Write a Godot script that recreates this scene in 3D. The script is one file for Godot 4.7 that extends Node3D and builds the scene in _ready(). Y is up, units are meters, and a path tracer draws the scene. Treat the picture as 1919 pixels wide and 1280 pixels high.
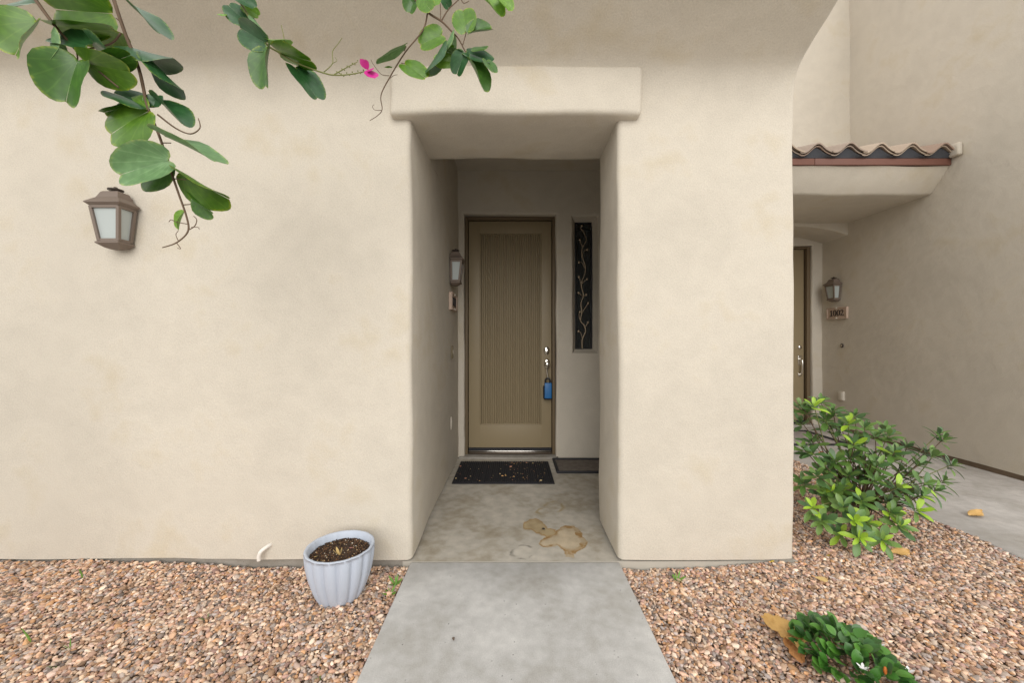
extends Node3D
# Entry porch of a stucco townhouse under a soft sky. Metres, y up, camera looks along -z.
const F := 750.0          # focal length in photograph pixels
const EYE := 1.22
const FW := 2.194         # depth of the front wall
var rng := RandomNumberGenerator.new()
var wn := FastNoiseLite.new()
var wn2 := FastNoiseLite.new()
var M := {}

# ------------------------------------------------------------------ helpers
func P(px: float, py: float, d: float) -> Vector3:
	return Vector3((px - 960.0) / F * d, EYE - (py - 635.0) / F * d, -d)

func lin(r: float, g: float, b: float) -> Color:
	return Color(r, g, b).linear_to_srgb()

func mat(c: Color, rough := 0.8, metal := 0.0, spec := 0.5) -> StandardMaterial3D:
	var m := StandardMaterial3D.new()
	m.albedo_color = c; m.roughness = rough; m.metallic = metal; m.metallic_specular = spec
	m.cull_mode = BaseMaterial3D.CULL_DISABLED
	return m

func new_st() -> SurfaceTool:
	var st := SurfaceTool.new()
	st.begin(Mesh.PRIMITIVE_TRIANGLES)
	st.set_smooth_group(0)
	return st

func wob(p: Vector3) -> Vector3:
	return p + Vector3(wn.get_noise_3dv(p), wn.get_noise_3dv(p + Vector3(31, 7, 3)), wn.get_noise_3dv(p + Vector3(5, 57, 13))) * 0.008 \
		+ Vector3(wn2.get_noise_3dv(p), wn2.get_noise_3dv(p + Vector3(31, 7, 3)), wn2.get_noise_3dv(p + Vector3(5, 57, 13))) * 0.0028

func tri(st: SurfaceTool, a: Vector3, b: Vector3, c: Vector3) -> void:
	st.add_vertex(a); st.add_vertex(b); st.add_vertex(c)

func quad(st: SurfaceTool, a: Vector3, b: Vector3, c: Vector3, d: Vector3) -> void:
	tri(st, a, b, c); tri(st, a, c, d)

func grid(st: SurfaceTool, rows: Array, group: int, wobble := false) -> void:
	st.set_smooth_group(group)
	var rr := []
	for r in rows:
		var q := PackedVector3Array()
		for p in r:
			q.append(wob(p) if wobble else p)
		rr.append(q)
	for i in rr.size() - 1:
		var a: PackedVector3Array = rr[i]
		var b: PackedVector3Array = rr[i + 1]
		for j in a.size() - 1:
			quad(st, a[j], a[j + 1], b[j + 1], b[j])

func steps(a: float, b: float, most: float) -> PackedFloat32Array:
	var n := maxi(1, int(ceil(absf(b - a) / most)))
	var out := PackedFloat32Array()
	for i in n + 1:
		out.append(lerpf(a, b, float(i) / n))
	return out

func rect(st: SurfaceTool, o: Vector3, u: Vector3, v: Vector3, group: int, wobble := false, most := 0.14) -> void:
	var rows := []
	for t in steps(0, v.length(), most):
		var row := PackedVector3Array()
		for s in steps(0, u.length(), most):
			row.append(o + u.normalized() * s + v.normalized() * t)
		rows.append(row)
	grid(st, rows, group, wobble)

func commit(st: SurfaceTool, called: String, m: Material, parent: Node, kind := "") -> MeshInstance3D:
	st.generate_normals()
	return put(st.commit(), called, m, parent, kind)

func put(mesh: Mesh, called: String, m: Material, parent: Node, kind := "") -> MeshInstance3D:
	var o := MeshInstance3D.new()
	o.name = called; o.mesh = mesh; o.material_override = m
	o.cast_shadow = GeometryInstance3D.SHADOW_CASTING_SETTING_ON
	parent.add_child(o, true)
	if kind: o.set_meta("kind", kind)
	return o

# the mesh is written in world coordinates; the node keeps them there whatever its parent's place
func wcommit(st: SurfaceTool, called: String, m: Material, parent: Node3D, kind := "") -> MeshInstance3D:
	var o := commit(st, called, m, parent, kind)
	o.position = -origin_of(parent)
	return o

func origin_of(n: Node) -> Vector3:
	var p := Vector3.ZERO
	while n is Node3D and n != self:
		p += (n as Node3D).position
		n = n.get_parent()
	return p

var taken := {}
func numbered(called: String) -> String:
	if not taken.has(called):
		taken[called] = 0
		return called
	taken[called] += 1
	return "%s_%03d" % [called, taken[called]]

func thing(called: String, label: String, category: String, at := Vector3.ZERO, group := "") -> Node3D:
	var o := Node3D.new()
	o.name = numbered(called)
	add_child(o)
	o.position = at
	tag(o, label, category, group)
	return o

func tag(o: Node, label: String, category: String, group := "") -> void:
	o.set_meta("label", label); o.set_meta("category", category)
	if group: o.set_meta("group", group)

func part_node(called: String, parent: Node3D) -> Node3D:
	var o := Node3D.new()
	o.name = called
	parent.add_child(o, true)
	return o

# rounded box between lo and hi
func rbox(st: SurfaceTool, lo: Vector3, hi: Vector3, r: float, wobble := false, most := 10.0, seg := 3, xf := Transform3D.IDENTITY) -> void:
	r = minf(r, minf(hi.x - lo.x, minf(hi.y - lo.y, hi.z - lo.z)) * 0.499)
	var c := []
	for k in 3:
		var l := PackedFloat32Array()
		for i in seg:
			l.append(lo[k] + r * (1.0 - cos(float(i) / seg * PI / 2)) * 1.0)
		for s in steps(lo[k] + r, hi[k] - r, most):
			l.append(s)
		for i in seg:
			l.append(hi[k] - r * (1.0 - cos(float(seg - 1 - i) / seg * PI / 2)))
		c.append(l)
	var il := lo + Vector3.ONE * r
	var ih := hi - Vector3.ONE * r
	for axis in 3:
		var a := (axis + 1) % 3
		var b := (axis + 2) % 3
		for side in 2:
			var rows := []
			for v in c[b]:
				var row := PackedVector3Array()
				for u in c[a]:
					var p := Vector3.ZERO
					p[axis] = hi[axis] if side else lo[axis]
					p[a] = u if side else lo[a] + hi[a] - u
					p[b] = v
					var q := p.clamp(il, ih)
					var d := p - q
					row.append(xf * (q + d.normalized() * r))
				rows.append(row)
			rows.reverse()
			grid(st, rows, 0, wobble)

func tube(st: SurfaceTool, pts: Array, radii: Array, sides := 7, cap := true) -> void:
	var n := pts.size()
	var rows := []
	var up := Vector3(0.31, 0.9, 0.27).normalized()
	for i in n:
		var t: Vector3 = (pts[mini(i + 1, n - 1)] - pts[maxi(i - 1, 0)])
		t = t.normalized()
		var x := up.cross(t)
		if x.length() < 0.05: x = Vector3.RIGHT.cross(t)
		x = x.normalized()
		var y := t.cross(x)
		var row := PackedVector3Array()
		var r: float = radii[i] if i < radii.size() else radii[-1]
		for k in sides + 1:
			var a := TAU * k / sides
			row.append(pts[i] + x * cos(a) * r + y * sin(a) * r)
		rows.append(row)
	grid(st, rows, 0)
	if cap:
		for e in [0, n - 1]:
			var row: PackedVector3Array = rows[e]
			for k in sides:
				if e == 0: tri(st, pts[e], row[k + 1], row[k])
				else: tri(st, pts[e], row[k], row[k + 1])

func smooth_path(ctrl: Array, per := 6) -> Array:
	var out := []
	for i in ctrl.size() - 1:
		var p0 = ctrl[maxi(i - 1, 0)]
		var p1 = ctrl[i]
		var p2 = ctrl[i + 1]
		var p3 = ctrl[mini(i + 2, ctrl.size() - 1)]
		for k in per:
			out.append(p1.cubic_interpolate(p2, p0, p3, float(k) / per))
	out.append(ctrl[-1])
	return out

func taper(n: int, a: float, b: float) -> Array:
	var out := []
	for i in n: out.append(lerpf(a, b, float(i) / maxi(1, n - 1)))
	return out

func lathe(st: SurfaceTool, prof: Array, sides := 20, xf := Transform3D.IDENTITY) -> void:   # prof of Vector2(r, y)
	var rows := []
	for q in prof:
		var row := PackedVector3Array()
		for k in sides + 1:
			var a := TAU * k / sides
			row.append(xf * Vector3(q.x * cos(a), q.y, q.x * sin(a)))
		rows.append(row)
	grid(st, rows, 0)

func ellipsoid(st: SurfaceTool, c: Vector3, r: Vector3, sides := 14, rings := 8) -> void:
	var rows := []
	for i in rings + 1:
		var t := PI * i / rings
		var row := PackedVector3Array()
		for k in sides + 1:
			var a := TAU * k / sides
			row.append(c + Vector3(sin(t) * cos(a) * r.x, cos(t) * r.y, sin(t) * sin(a) * r.z))
		rows.append(row)
	grid(st, rows, 0)

# ------------------------------------------------------------------ textures
func nb(seed_: int, wavelength: float, octaves: int, size: int, kind := FastNoiseLite.TYPE_SIMPLEX_SMOOTH, fract := FastNoiseLite.FRACTAL_FBM) -> PackedByteArray:
	var n := FastNoiseLite.new()
	n.seed = seed_; n.noise_type = kind; n.frequency = 1.0 / wavelength
	n.fractal_type = fract if octaves > 1 else FastNoiseLite.FRACTAL_NONE
	n.fractal_octaves = octaves
	var im := n.get_seamless_image(size, size, false, false, 0.1, true)
	im.convert(Image.FORMAT_L8)
	return im.get_data()

func tex(im: Image) -> ImageTexture:
	im.generate_mipmaps()
	return ImageTexture.create_from_image(im)

func stucco_textures() -> void:
	var s := 1536
	var a := nb(11, 330, 4, s)
	var b := nb(12, 60, 4, s)
	var g := nb(13, 3.2, 2, s)
	var st := nb(14, 120, 5, s, FastNoiseLite.TYPE_SIMPLEX_SMOOTH, FastNoiseLite.FRACTAL_RIDGED)
	var col := PackedByteArray(); col.resize(s * s * 3)
	var hei := PackedByteArray(); hei.resize(s * s)
	var j := 0
	for i in s * s:
		var big := a[i] / 255.0 - 0.5
		var mid := b[i] / 255.0 - 0.5
		var fine := g[i] / 255.0 - 0.5
		var dirt := maxf(0.0, big * 1.4 + mid * 0.9 - 0.22)
		var pit := 0.22 if (g[i] > 247 and b[(i * 3 + 77) % (s * s)] > 190) else 0.0
		var crack := pit + (0.10 if (st[i] > 247 and mid > 0.06) else 0.0)
		var v := 1.0 + big * 0.055 + mid * 0.035 + fine * 0.10 - crack
		col[j] = int(clampf(228.0 * (v - dirt * 0.08), 0, 255))
		col[j + 1] = int(clampf(226.0 * (v - dirt * 0.10), 0, 255))
		col[j + 2] = int(clampf(222.0 * (v - dirt * 0.15), 0, 255))
		j += 3
		hei[i] = int(clampf(127.0 + big * 70.0 + mid * 80.0 + fine * 24.0 - crack * 120.0, 0, 255))
	M.stucco_col = tex(Image.create_from_data(s, s, false, Image.FORMAT_RGB8, col))
	M.stucco_hei = tex(Image.create_from_data(s, s, false, Image.FORMAT_L8, hei))

func stucco(r: float, g: float, b: float) -> StandardMaterial3D:
	var m := mat(lin(r, g, b), 0.92, 0, 0.25)
	m.albedo_texture = M.stucco_col
	m.heightmap_enabled = true; m.heightmap_texture = M.stucco_hei; m.heightmap_scale = 1.0
	m.uv1_triplanar = true; m.uv1_world_triplanar = true
	m.uv1_scale = Vector3.ONE / 4.3; m.uv1_triplanar_sharpness = 6.0
	m.uv1_offset = Vector3(0.13, 0.37, 0.61)
	return m

func concrete_textures() -> void:
	var s := 1024
	var a := nb(21, 300, 4, s)
	var b := nb(22, 40, 4, s)
	var g := nb(23, 2.6, 2, s)
	var pit := nb(24, 9, 1, s)
	var col := PackedByteArray(); col.resize(s * s * 3)
	var hei := PackedByteArray(); hei.resize(s * s)
	var j := 0
	for i in s * s:
		var big := a[i] / 255.0 - 0.5
		var mid := b[i] / 255.0 - 0.5
		var fine := g[i] / 255.0 - 0.5
		var p := 1.0 if (pit[i] > 236 and mid > 0.13) else 0.0
		var v := 1.0 + big * 0.19 + mid * 0.12 + fine * 0.18 - p * 0.4
		var warm := maxf(0.0, -big * 0.35 - mid * 0.2)
		col[j] = int(clampf(222.0 * v, 0, 255))
		col[j + 1] = int(clampf(222.0 * (v - warm * 0.05), 0, 255))
		col[j + 2] = int(clampf(222.0 * (v - warm * 0.16), 0, 255))
		j += 3
		hei[i] = int(clampf(140.0 + mid * 45.0 + fine * 80.0 - p * 90.0, 0, 255))
	M.conc_col = tex(Image.create_from_data(s, s, false, Image.FORMAT_RGB8, col))
	M.conc_hei = tex(Image.create_from_data(s, s, false, Image.FORMAT_L8, hei))

func concrete(r: float, g: float, b: float, tile := 1.9) -> StandardMaterial3D:
	var m := mat(lin(r, g, b), 0.85, 0, 0.35)
	m.albedo_texture = M.conc_col
	m.heightmap_enabled = true; m.heightmap_texture = M.conc_hei; m.heightmap_scale = 0.16
	m.uv1_triplanar = true; m.uv1_world_triplanar = true; m.uv1_scale = Vector3.ONE / tile
	return m

# porch slab: x -0.6..1.4 and depth 2.19..4.39 on one sheet; the spilled-drink stains are outlines read off the photograph
func stain_pt(cx: float, cy: float) -> Vector2:
	var px := 940.0 + cx / 8.0
	var py := 930.0 + cy / 8.0
	var d := F * EYE / (py - 635.0)
	return Vector2((px - 960.0) / F * d, d)

func poly_dist(p: Vector2, poly: PackedVector2Array) -> float:
	var best := 9.0
	for i in poly.size():
		var q := Geometry2D.get_closest_point_to_segment(p, poly[i], poly[(i + 1) % poly.size()])
		best = minf(best, p.distance_to(q))
	return -best if Geometry2D.is_point_in_polygon(p, poly) else best

func porch_texture() -> ImageTexture:
	var s := 1024
	var span := 2.2
	var a := nb(31, 210, 5, s)
	var b := nb(32, 44, 5, s)
	var g := nb(33, 2.8, 2, s)
	var ridge := nb(34, 90, 4, s, FastNoiseLite.TYPE_SIMPLEX_SMOOTH, FastNoiseLite.FRACTAL_RIDGED)
	var main := PackedVector2Array()
	for q in [[540,690],[620,640],[700,600],[800,580],[830,500],[880,460],[960,440],[1080,440],[1150,490],[1210,540],[1230,610],[1290,690],[1280,740],[1220,790],[1170,820],[1120,850],[1080,860],[1080,900],[1050,915],[950,905],[945,800],[880,760],[820,735],[760,750],[690,775],[610,750]]:
		main.append(stain_pt(q[0], q[1]))
	var inner := PackedVector2Array()
	for q in [[640,690],[760,640],[850,580],[880,510],[950,480],[1060,480],[1110,530],[1130,600],[1180,680],[1160,740],[1090,780],[1040,790],[960,760],[880,730],[800,710],[720,730]]:
		inner.append(stain_pt(q[0], q[1]))
	var arm := PackedVector2Array()
	for q in [[340,480],[340,400],[420,350],[520,330],[640,410],[700,480],[800,500],[830,560],[700,600],[600,570],[480,515]]:
		arm.append(stain_pt(q[0], q[1]))
	var ghost := PackedVector2Array()
	for q in [[160,860],[170,800],[240,730],[330,720],[420,740],[540,780],[470,850],[400,930],[250,935]]:
		ghost.append(stain_pt(q[0], q[1]))
	var back := PackedVector2Array()
	for q in [[540,230],[620,160],[700,100],[800,70],[900,110],[940,170],[900,210],[820,230],[700,240],[600,270]]:
		back.append(stain_pt(q[0], q[1]))
	var near := stain_pt(700, 600)
	var col := PackedByteArray(); col.resize(s * s * 3)
	var j := 0
	for y in s:
		for x in s:
			var i := y * s + x
			var big := a[i] / 255.0 - 0.5
			var mid := b[i] / 255.0 - 0.5
			var fine := g[i] / 255.0 - 0.5
			var v := 1.0 + big * 0.13 + mid * 0.15 + fine * 0.10
			if ridge[i] > 242: v -= 0.05
			var damp := clampf(-big * 1.1 - mid * 0.6, 0, 1)
			var c := Vector3(214, 211, 204) * v
			c *= Vector3(1.0 - damp * 0.06, 1.0 - damp * 0.10, 1.0 - damp * 0.18)
			var p := Vector2(-0.6 + (x + 0.5) / s * span, 2.19 + (y + 0.5) / s * span)
			if p.distance_squared_to(near) < 0.36:
				p += Vector2(mid, b[(i + 40330) % (s * s)] / 255.0 - 0.5) * 0.030
				var d := poly_dist(p, main)
				if d < 0.02:
					if d < 0: c = c.lerp(c * Vector3(1.03, 0.97, 0.87), 0.8)
					var rim := exp(-pow((d + 0.004) / (0.004 if d > -0.004 else 0.011), 2))
					var di := poly_dist(p, inner)
					var right := smoothstep(0.25, 0.33, p.x)
					var band := (1.0 if d < 0 and di > 0 else 0.0) * right * clampf(0.75 + mid * 1.4, 0, 1)
					c = c.lerp(c * Vector3(0.70, 0.55, 0.32), clampf(maxf(rim * clampf(0.5 + mid * 2.2, 0.08, 0.8), band * clampf(0.45 + mid * 1.6, 0.1, 0.7)), 0, 1))
				var da := poly_dist(p, arm)
				if da < 0.03 and d > 0:
					c = c.lerp(c * Vector3(0.95, 0.86, 0.68), 0.75 if da < 0 else 0.0)
					c = c.lerp(c * Vector3(0.86, 0.70, 0.45), exp(-pow(da / 0.006, 2)) * 0.55)
				var dg := poly_dist(p, ghost)
				c = c.lerp(c * 0.62, exp(-pow(dg / 0.009, 2)) * clampf(0.35 + mid * 2.4, 0, 0.8))
				var db := poly_dist(p, back)
				c = c.lerp(c * Vector3(0.85, 0.78, 0.62), exp(-pow(db / 0.012, 2)) * clampf(0.4 + mid * 2.0, 0, 0.7))
			col[j] = int(clampf(c.x, 0, 255)); col[j + 1] = int(clampf(c.y, 0, 255)); col[j + 2] = int(clampf(c.z, 0, 255))
			j += 3
	return tex(Image.create_from_data(s, s, false, Image.FORMAT_RGB8, col))

# bilobed leaf: veins fan from the base, yellowish margin painted mostly as a bright edge halo. Colours are linear base colours.
func leaf_texture(base: Color, vein: Color, rim: Color, seed_: int) -> ImageTexture:
	var s := 128
	var n := nb(seed_, 26, 3, s)
	var im := Image.create(s, s, false, Image.FORMAT_RGB8)
	for y in s:
		for x in s:
			var u := (x + 0.5) / s * 1.3 - 0.65
			var v := (y + 0.5) / s * 1.2 - 0.1
			var ang := atan2(u, v - 0.02)
			var k := absf(fposmod(ang * 3.2 + 0.5, 1.0) - 0.5)
			var rr := Vector2(u, v).length()
			var vv := clampf(1.0 - k * (rr * 13.0 + 3.0), 0, 1) * 0.55
			var net := (n[y * s + x] / 255.0 - 0.5)
			var c := base.lerp(vein, clampf(vv + net * 0.35, 0, 1))
			c = c * (1.0 + net * 0.35)
			var e := 1.0 - leaf_edge(absf(u), v)
			c = c.lerp(rim, clampf(1.0 - e / 0.06, 0, 1) * clampf(0.35 + net * 2.2, 0, 0.85))
			c.a = 1
			im.set_pixel(x, y, Color(maxf(c.r, 0), maxf(c.g, 0), maxf(c.b, 0)).linear_to_srgb())
	return tex(im)

var half_outline := [Vector2(0, 0.05), Vector2(0.16, -0.04), Vector2(0.36, 0.0), Vector2(0.52, 0.18), Vector2(0.57, 0.42), Vector2(0.52, 0.68), Vector2(0.39, 0.88), Vector2(0.24, 0.975), Vector2(0.10, 0.975), Vector2(0.0, 0.92)]
func outline_at(t: float) -> Vector2:
	var n := half_outline.size() - 1
	var f := clampf(t, 0, 1) * n
	var i := mini(int(f), n - 1)
	return half_outline[i].cubic_interpolate(half_outline[i + 1], half_outline[maxi(i - 1, 0)], half_outline[mini(i + 2, n)], f - i)

var edge_pts := PackedVector2Array()
func leaf_edge(u: float, v: float) -> float:      # 1 at the margin, 0 on the midrib (rough)
	if edge_pts.is_empty():
		for k in 25: edge_pts.append(outline_at(k / 24.0))
	var best := 9.0
	var p := Vector2(u, v)
	for q in edge_pts:
		best = minf(best, q.distance_squared_to(p))
	return 1.0 - sqrt(best)

func bilobed_mesh(fold: float, cup: float, ph: float) -> ArrayMesh:
	var st := new_st()
	for side in [-1.0, 1.0]:
		var nt := 14
		var nu := 4
		var pts := []
		var uvs := []
		for i in nt + 1:
			var t := float(i) / nt
			var o := outline_at(t)
			var mid := Vector2(0, lerpf(0.05, 0.92, t))
			var row := PackedVector3Array()
			var ur := PackedVector2Array()
			for k in nu + 1:
				var u := float(k) / nu
				var q := mid.lerp(o, u)
				var z := cup * q.x * q.x * 1.6 + sin(q.y * 9.0 + ph + side) * 0.022 * u + sin(q.x * 14.0 + ph * 2.0) * 0.010 * u - 0.10 * (q.y - 0.4) * (q.y - 0.4)
				var a := fold
				row.append(Vector3(side * (q.x * cos(a) - z * sin(a)), q.y, q.x * sin(a) + z * cos(a)))
				ur.append(Vector2((side * q.x + 0.65) / 1.3, (q.y + 0.1) / 1.2))
			pts.append(row); uvs.append(ur)
		for i in nt:
			for k in nu:
				for c in [[0, 0], [0, 1], [1, 1], [0, 0], [1, 1], [1, 0]]:
					st.set_uv(uvs[i + c[0]][k + c[1]])
					st.add_vertex(pts[i + c[0]][k + c[1]])
	st.generate_normals()
	return st.commit()

# simple leaf blade, length 1 along +y, widest at share w_at; used for shrub, ground cover, fallen leaves
func blade_mesh(width: float, w_at: float, fold: float, curl: float, rows := 6) -> ArrayMesh:
	var st := new_st()
	var prev := []
	for i in rows + 1:
		var t := float(i) / rows
		var s := t / w_at * 0.5 if t < w_at else 0.5 + (t - w_at) / (1.0 - w_at) * 0.5
		var w := maxf(0.02, pow(sin(PI * clampf(s, 0.0, 1.0)), 0.72)) * width * 0.5
		var z := curl * (t * t)
		var y := t * (1.0 - absf(curl) * 0.25 * t)
		var cur := [Vector3(-w * cos(fold), y, z + w * sin(fold)), Vector3(0, y, z), Vector3(w * cos(fold), y, z + w * sin(fold))]
		if i > 0:
			quad(st, prev[0], prev[1], cur[1], cur[0])
			quad(st, prev[1], prev[2], cur[2], cur[1])
		prev = cur
	st.generate_normals()
	return st.commit()

func aim(y_dir: Vector3, z_hint: Vector3) -> Basis:
	var y := y_dir.normalized()
	var x := y.cross(z_hint)
	if x.length() < 0.01: x = y.cross(Vector3(0.3, 0.2, 0.9))
	x = x.normalized()
	return Basis(x, y, x.cross(y))

# ------------------------------------------------------------------ ground level of the gravel beds
func gravel_y(x: float, z: float) -> float:
	var y := -0.036 + wn.get_noise_2d(x * 1.6 + 40, z * 1.6) * 0.012
	if x < 0:
		y += 0.040 * smoothstep(-1.1, -2.4, x)
	else:
		y += 0.034 * smoothstep(0.8, 1.5, x) + 0.008 * smoothstep(1.6, 2.6, x)
	return y

# ------------------------------------------------------------------ main
func _ready() -> void:
	rng.seed = 4711
	wn.seed = 5; wn.noise_type = FastNoiseLite.TYPE_SIMPLEX_SMOOTH; wn.frequency = 1.3; wn.fractal_type = FastNoiseLite.FRACTAL_NONE
	wn2.seed = 9; wn2.noise_type = FastNoiseLite.TYPE_SIMPLEX_SMOOTH; wn2.frequency = 5.5; wn2.fractal_type = FastNoiseLite.FRACTAL_NONE
	# camera
	var cam := Camera3D.new()
	cam.name = "camera"
	add_child(cam)
	cam.position = Vector3(0, EYE, 0)
	var near := 0.05
	cam.set_frustum(near * 2.0 * 640.0 / F, Vector2(0, -5.0 / F * near), near, 500.0)
	cam.current = true
	# sky, exposure
	var env := Environment.new()
	env.background_mode = Environment.BG_SKY
	var sm := ProceduralSkyMaterial.new()
	sm.sky_top_color = Color(0.755, 0.755, 0.755)
	sm.sky_horizon_color = Color(1.0, 0.99, 0.97)
	sm.sky_curve = 0.5
	sm.ground_bottom_color = Color(0.42, 0.38, 0.34)
	sm.ground_horizon_color = Color(0.62, 0.60, 0.57)
	sm.sun_angle_max = 0.0
	sm.energy_multiplier = 1.12
	var sky := Sky.new()
	sky.sky_material = sm
	env.sky = sky
	env.tonemap_mode = Environment.TONE_MAPPER_LINEAR
	env.tonemap_exposure = 2.0
	env.sdfgi_enabled = true; env.ssao_enabled = true; env.ssil_enabled = true
	var we := WorldEnvironment.new()
	we.name = "world_environment"
	we.environment = env
	add_child(we)
	# sun through thin cloud: from behind the camera, high, a little from the side of the neighbouring house
	var sun := DirectionalLight3D.new()
	sun.name = "sun"
	sun.light_energy = 0.38
	sun.light_angular_distance = 50.0
	sun.light_color = Color(1.0, 0.99, 0.975)
	sun.shadow_enabled = true
	add_child(sun)
	sun.look_at_from_position(Vector3(0.04, 0.42, 0.90), Vector3.ZERO)

	materials()
	print("materials")
	ground()
	house()
	neighbour()
	print("buildings")
	lanterns_and_plates()
	mats()
	planter()
	lockbox()
	drain_pipe()
	orchid_tree()
	shrub()
	ground_cover()
	litter()
	print("plants")
	gravel()
	print("gravel")

func materials() -> void:
	stucco_textures()
	concrete_textures()
	M.wall = stucco(0.715, 0.665, 0.585)
	M.path = concrete(0.63, 0.62, 0.60)
	M.walk = concrete(0.64, 0.60, 0.56)
	M.stem = concrete(0.40, 0.36, 0.31)
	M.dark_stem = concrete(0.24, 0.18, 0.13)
	M.ceiling = M.wall
	M.door = mat(lin(0.285, 0.225, 0.135), 0.42, 0, 0.4)
	M.frame = mat(lin(0.15, 0.11, 0.065), 0.5, 0, 0.4)
	M.rubber = mat(lin(0.018, 0.018, 0.022), 0.75)
	M.sill = mat(lin(0.10, 0.075, 0.055), 0.35, 0.6)
	M.chrome = mat(lin(0.82, 0.79, 0.74), 0.16, 1.0)
	M.bronze = mat(lin(0.19, 0.148, 0.120), 0.55, 0.25)
	M.bronze_dark = mat(lin(0.06, 0.045, 0.035), 0.5, 0.3)
	M.frost = mat(lin(0.42, 0.46, 0.45), 0.35, 0, 0.5)
	M.plaque = mat(lin(0.50, 0.38, 0.30), 0.6)
	M.ink = mat(lin(0.03, 0.022, 0.02), 0.6)
	M.plate_olive = mat(lin(0.22, 0.18, 0.11), 0.5)
	M.plate_white = mat(lin(0.60, 0.55, 0.47), 0.5)
	M.glass = mat(Color(0.30, 0.34, 0.36, 0.22), 0.03)
	M.glass.transparency = BaseMaterial3D.TRANSPARENCY_ALPHA
	M.black = mat(lin(0.012, 0.012, 0.014), 0.6)
	M.iron = mat(lin(0.42, 0.33, 0.23), 0.45, 0.5)
	M.room = mat(lin(0.45, 0.41, 0.36), 0.9)
	M.interior = mat(lin(0.45, 0.41, 0.36), 0.9)
	M.fascia = mat(lin(0.15, 0.062, 0.042), 0.6)
	M.open_ground = concrete(0.68, 0.655, 0.62, 1.3)  # unseen surroundings, coloured pale to bounce light up into porch and eave
	M.dirt = concrete(0.17, 0.115, 0.078, 0.7)
	M.step = concrete(0.44, 0.41, 0.37, 0.8)
	M.bird = mat(lin(0.045, 0.047, 0.055), 0.8)
	M.tiles = [mat(lin(0.42, 0.33, 0.255), 0.85), mat(lin(0.36, 0.285, 0.23), 0.85), mat(lin(0.46, 0.37, 0.285), 0.85), mat(lin(0.33, 0.235, 0.18), 0.85)]
	M.carpet = [mat(lin(0.016, 0.016, 0.020), 0.95), mat(lin(0.020, 0.019, 0.023), 0.95), mat(lin(0.012, 0.012, 0.016), 0.95)]
	M.greymat = concrete(0.22, 0.19, 0.165, 0.25)
	M.palemat = concrete(0.50, 0.44, 0.42, 0.4)
	M.tinted = mat(Color.WHITE, 0.75, 0, 0.35)
	M.tinted.vertex_color_use_as_albedo = true
	M.pot = mat(lin(0.45, 0.495, 0.575), 0.5, 0, 0.45)
	M.soil = mat(lin(0.055, 0.034, 0.022), 0.95)
	M.straw = mat(lin(0.56, 0.40, 0.16), 0.7)
	M.pink = mat(lin(0.62, 0.26, 0.26), 0.7)
	M.blue = mat(lin(0.02, 0.15, 0.40), 0.4)
	M.pvc = mat(lin(0.74, 0.70, 0.64), 0.4)
	M.bark = mat(lin(0.14, 0.10, 0.075), 0.9)
	M.twig = mat(lin(0.115, 0.072, 0.042), 0.8)
	M.twig_green = mat(lin(0.16, 0.17, 0.05), 0.7)
	M.petal = mat(lin(0.48, 0.010, 0.21), 0.6)
	M.white_petal = mat(lin(0.78, 0.77, 0.78), 0.6)
	M.orange = mat(lin(0.60, 0.17, 0.03), 0.6)
	M.yellow = mat(lin(0.68, 0.50, 0.03), 0.6)
	M.dry_leaf = mat(lin(0.56, 0.34, 0.11), 0.6)
	M.dry_dark = mat(lin(0.34, 0.15, 0.045), 0.65)
	M.weed = mat(lin(0.12, 0.26, 0.03), 0.6)
	M.shrub = [mat(lin(0.090, 0.185, 0.034), 0.40), mat(lin(0.135, 0.235, 0.045), 0.42), mat(lin(0.060, 0.135, 0.036), 0.40)]
	M.shrub_bright = mat(lin(0.30, 0.47, 0.03), 0.45)
	M.cover = [mat(lin(0.048, 0.160, 0.018), 0.40), mat(lin(0.080, 0.220, 0.026), 0.42), mat(lin(0.030, 0.105, 0.016), 0.40)]
	for m in M.shrub + M.cover + [M.shrub_bright, M.weed, M.petal, M.straw, M.dry_leaf]:
		m.backlight_enabled = true
		m.backlight = Color(0.25, 0.25, 0.25)
	var porch := mat(lin(0.66, 0.63, 0.585), 0.8, 0, 0.35)
	porch.albedo_texture = porch_texture()
	M.porch = porch

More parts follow.
